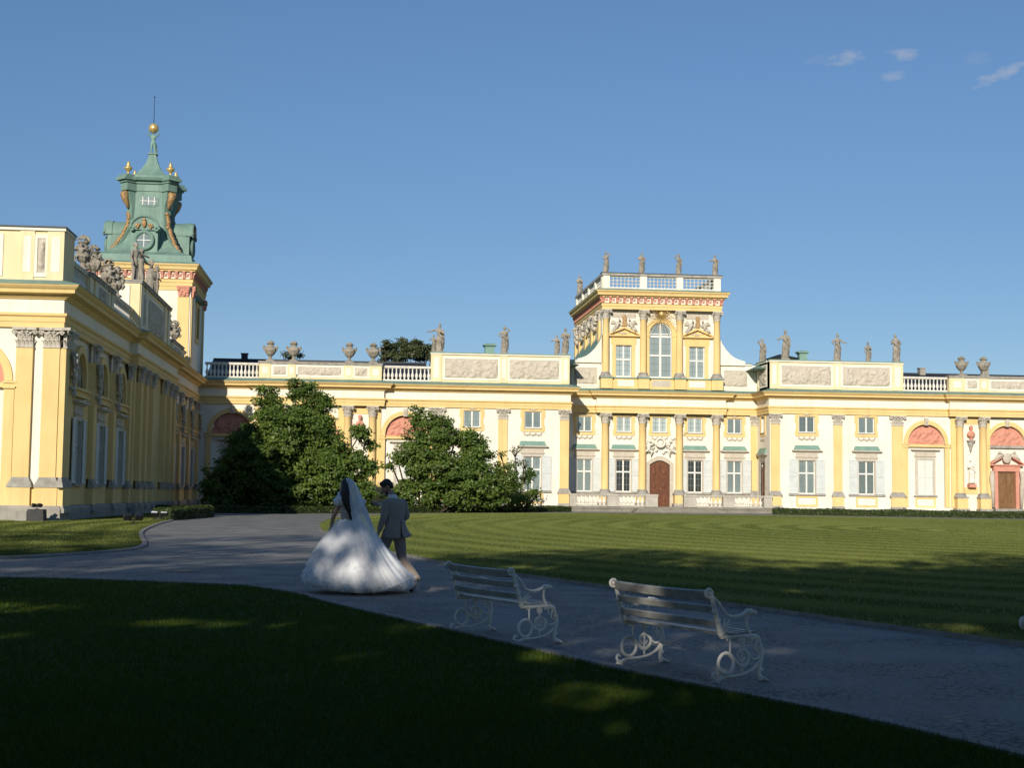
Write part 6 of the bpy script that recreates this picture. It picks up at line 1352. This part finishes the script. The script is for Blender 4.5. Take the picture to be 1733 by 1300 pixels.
link('sleeve', puff((-.265, .0, 1.48), 1), BR); link('sleeve', puff((.02, .07, 1.45), 2), BR)
SKX = .93
SK = [(1.17, -.12, .135), (1.12, -.12, .165), (1.03, -.115, .24), (.92, -.10, .335), (.78, -.08, .455), (.62, -.055, .575), (.46, -.03, .675), (.3, -.005, .775), (.18, .015, .83), (.10, .03, .835), (.05, .035, .80), (.02, .035, .75)]
zs_, cs_, rs2 = [s[0] for s in SK][::-1], [s[1] for s in SK][::-1], [s[2] for s in SK][::-1]
def skirt(extra, amp, seed, NA=180, NV=46, ztop=1.17, hem=0.0, zb=.022):
    rn = np.random.RandomState(seed); ph = rn.uniform(0, 6.28, 8); m = MB()
    def fn(u, v):
        a = 2*PI*u; z = ztop+(zb-ztop)*v
        r = np.interp(z, zs_, rs2)+extra; c = np.interp(z, zs_, cs_)
        f = v**1.2*(amp*math.sin(9*a+ph[0]+1.5*v)+amp*.7*math.sin(17*a+ph[1]+2.5*math.sin(4*v+ph[2]))+amp*.45*math.sin(31*a+ph[3]+6*v)+.35*amp*math.sin(57*a+9*v+ph[4])*math.sin(14*v+3*a))
        r2 = r*(1+f)
        r2 *= 1+(SKX-1)*(1.17-z)/1.148; x = c+r2*math.cos(a); y = r2*math.sin(a)*.95; q_ = v*(.5+extra*10)*(.012*math.sin(23*a+40*v+3*math.sin(11*v))+.010*math.sin(41*a-33*v)+.008*math.sin(67*a+71*v)); x += q_*math.cos(a); y += q_*math.sin(a)
        va = (1.17-z)/1.148; lift = .07*max(0, -math.cos(a-.35))**2*va**3+.05*max(0, math.cos(a+.6))**3*va**3+hem*v**4*(.6+.4*math.sin(13*a)+.5*math.sin(29*a+ph[5])+.4*math.sin(47*a+ph[6]))
        x += .10*va**3*max(0, math.cos(a+.5))
        return (x, y, z+lift)
    return m.grid(fn, NA, NV)
loc_part('tulle_layer', skirt(.085, .055, 21, hem=.05), M['mist'], BR, True)
loc_part('tulle_layer', skirt(.04, .06, 31, NV=30, ztop=1.1, hem=.05, zb=.42), M['tulle'], BR, True); loc_part('tulle_layer', skirt(.06, .05, 37, NV=30, ztop=.9, hem=.05, zb=.18), M['tulle'], BR, True)
loc_part('skirt', skirt(0, .028, 3), M['dress'], BR, True); loc_part('overskirt', skirt(.05, .040, 8, hem=.02), M['tulle'], BR, True)
q = MB(); rn = random.Random(9)
for k in range(120):
    a = rn.uniform(0, 6.28); z = 1.17-abs(rn.gauss(0, .13)); r = np.interp(z, zs_, rs2)+.012; c = np.interp(z, zs_, cs_); s = rn.uniform(.012, .03); p = (c+r*math.cos(a), r*math.sin(a)*.92, z)
    for j in range(5): b = j*1.256; q.ball((p[0]+s*.8*math.cos(b), p[1]+rn.uniform(-.008, .008), p[2]+s*.8*math.sin(b)), (s*.6, .008, s*.6), 6, 4)
loc_part('lace_flower', q, M['lace'], BR, True); BR.children[-1]['kind'] = 'stuff'
VP = [(-.165, .035, 1.85), (-.125, -.10, 1.815), (-.06, -.185, 1.66), (.0, -.24, 1.46), (.07, -.29, 1.24), (.15, -.40, 1.0), (.25, -.56, .76), (.38, -.70, .5), (.52, -.76, .28), (.62, -.76, .16)]
VW = [.05, .085, .115, .13, .145, .165, .20, .26, .32, .36]
cp = [np.array(c) for c in crom(VP, 6)]; cw = np.interp(np.linspace(0, 1, len(cp)), np.linspace(0, 1, len(VW)), VW)
def veilf(u, v):
    i = v*(len(cp)-1); j = min(int(i), len(cp)-2); t = i-j; c = cp[j]*(1-t)+cp[j+1]*t; w = np.interp(i, range(len(cw)), cw); s = 2*u-1
    f = .012*math.sin(9*s+3*v)+.010*math.sin(21*s+5*v+1)
    return (c[0]+w*s*.93, c[1]+.16*s*s*(1-.4*v)*w/.15*.8+f*(.4+1.5*v), c[2]+w*s*.33*(.3+.9*v)-.04*s*s*(1-v))
m = MB(); m.grid(veilf, 44, 80); loc_part('veil', m, M['veil'], BR, True)
m = MB(); m.rings([(-.02, -.50, .006, .035, .10), (-.02, -.50, .03, .036, .10), (-.02, -.53, .06, .03, .05)], 12); m.tube([(-.02, -.58, .05), (-.02, -.6, .005)], [.015, .008], 6); loc_part('shoe', m, M['shoe'], BR, True)
# ================================================================= sky
W = bpy.data.worlds.new('World'); SC.world = W; W.use_nodes = True; nt = W.node_tree; bg = nt.nodes['Background']
sk = nt.nodes.new('ShaderNodeTexSky'); sk.sky_type = 'NISHITA'; sk.sun_disc = False; sk.sun_elevation = SUN_EL; sk.sun_rotation = math.atan2(S[0], S[1]); sk.air_density = 1.0; sk.dust_density = .1; sk.ozone_density = 1.25; sk.altitude = 3500
tc = nt.nodes.new('ShaderNodeTexCoord'); D = tc.outputs['Generated']
def cdir(pxx, py): d = (fw*2407+rt*0+r2*(pxx-866.5)+u2*(650-py)).normalized(); return d
sz = nt.nodes.new('ShaderNodeSeparateXYZ'); nt.links.new(D, sz.inputs[0]); zf = nt.nodes.new('ShaderNodeMapRange'); nt.links.new(sz.outputs['Z'], zf.inputs[0]); zf.inputs[1].default_value = 0; zf.inputs[2].default_value = .38; zf.inputs[3].default_value = .56; zf.inputs[4].default_value = .94; zf.interpolation_type = 'SMOOTHSTEP'
vm = nt.nodes.new('ShaderNodeVectorMath'); vm.operation = 'SCALE'; nt.links.new(sk.outputs[0], vm.inputs[0]); nt.links.new(zf.outputs[0], vm.inputs['Scale'])   # sky scaled down towards the horizon
hs = nt.nodes.new('ShaderNodeHueSaturation'); hs.inputs['Hue'].default_value = .498; hs.inputs['Saturation'].default_value = 1.12; nt.links.new(vm.outputs[0], hs.inputs['Color']); col = hs.outputs[0]
z2 = nt.nodes.new('ShaderNodeMapRange'); nt.links.new(sz.outputs['Z'], z2.inputs[0]); z2.inputs[1].default_value = .4; z2.inputs[2].default_value = .8; z2.inputs[3].default_value = 1; z2.inputs[4].default_value = 1.4  # extra sky brightness added above the view to lift the shaded ground
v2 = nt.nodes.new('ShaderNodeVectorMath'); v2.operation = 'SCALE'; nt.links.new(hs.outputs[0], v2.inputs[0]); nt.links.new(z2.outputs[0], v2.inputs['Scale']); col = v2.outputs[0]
for (u, v, wx, wz, tilt, st) in ((1430, 98, 40, 15, .05, .85), (1530, 90, 32, 13, -.1, .8), (1510, 128, 26, 10, 0, .5), (1695, 126, 52, 13, .28, .8), (1655, 98, 30, 12, 0, .18), (1385, 100, 22, 9, .1, .3)):
    d = cdir(u, v); rx = d.cross(Vector((0, 0, 1))).normalized(); uy = rx.cross(d)
    a1 = rx*math.cos(tilt)+uy*math.sin(tilt); a2 = -rx*math.sin(tilt)+uy*math.cos(tilt)
    def dot(vec):
        n = nt.nodes.new('ShaderNodeVectorMath'); n.operation = 'DOT_PRODUCT'; nt.links.new(D, n.inputs[0]); n.inputs[1].default_value = vec; return n.outputs['Value']
    e = mathn(nt, 'ADD', mathn(nt, 'POWER', mathn(nt, 'DIVIDE', dot(a1), wx/2407), 2.0), mathn(nt, 'POWER', mathn(nt, 'DIVIDE', dot(a2), wz/2407), 2.0))
    nn = mathn(nt, 'ADD', mathn(nt, 'MULTIPLY', noise(nt, scalev(nt, D, (1, 1, 2.2)), 90, 5, .62), 3.4), -1.75)
    fac = mathn(nt, 'MULTIPLY', ramp(nt, mathn(nt, 'SUBTRACT', mathn(nt, 'ADD', nn, 1.0), e), .15, 1.3), mathn(nt, 'MULTIPLY', mathn(nt, 'GREATER_THAN', dot(d), .5), st*.5))
    col = mixc(nt, fac, col, (4.2, 4.2, 4.6))
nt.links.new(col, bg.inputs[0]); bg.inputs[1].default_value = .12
SC.view_settings.view_transform = 'Standard'; SC.view_settings.look = 'None'; SC.view_settings.exposure = 0.0; SC.view_settings.gamma = 1.0
SC.render.engine = 'CYCLES'; SC.cycles.use_denoising = True; SC.cycles.max_bounces = 8; SC.cycles.transparent_max_bounces = 16; SC.cycles.diffuse_bounces = 4; SC.cycles.glossy_bounces = 3
SC.cycles.caustics_reflective = False; SC.cycles.caustics_refractive = False
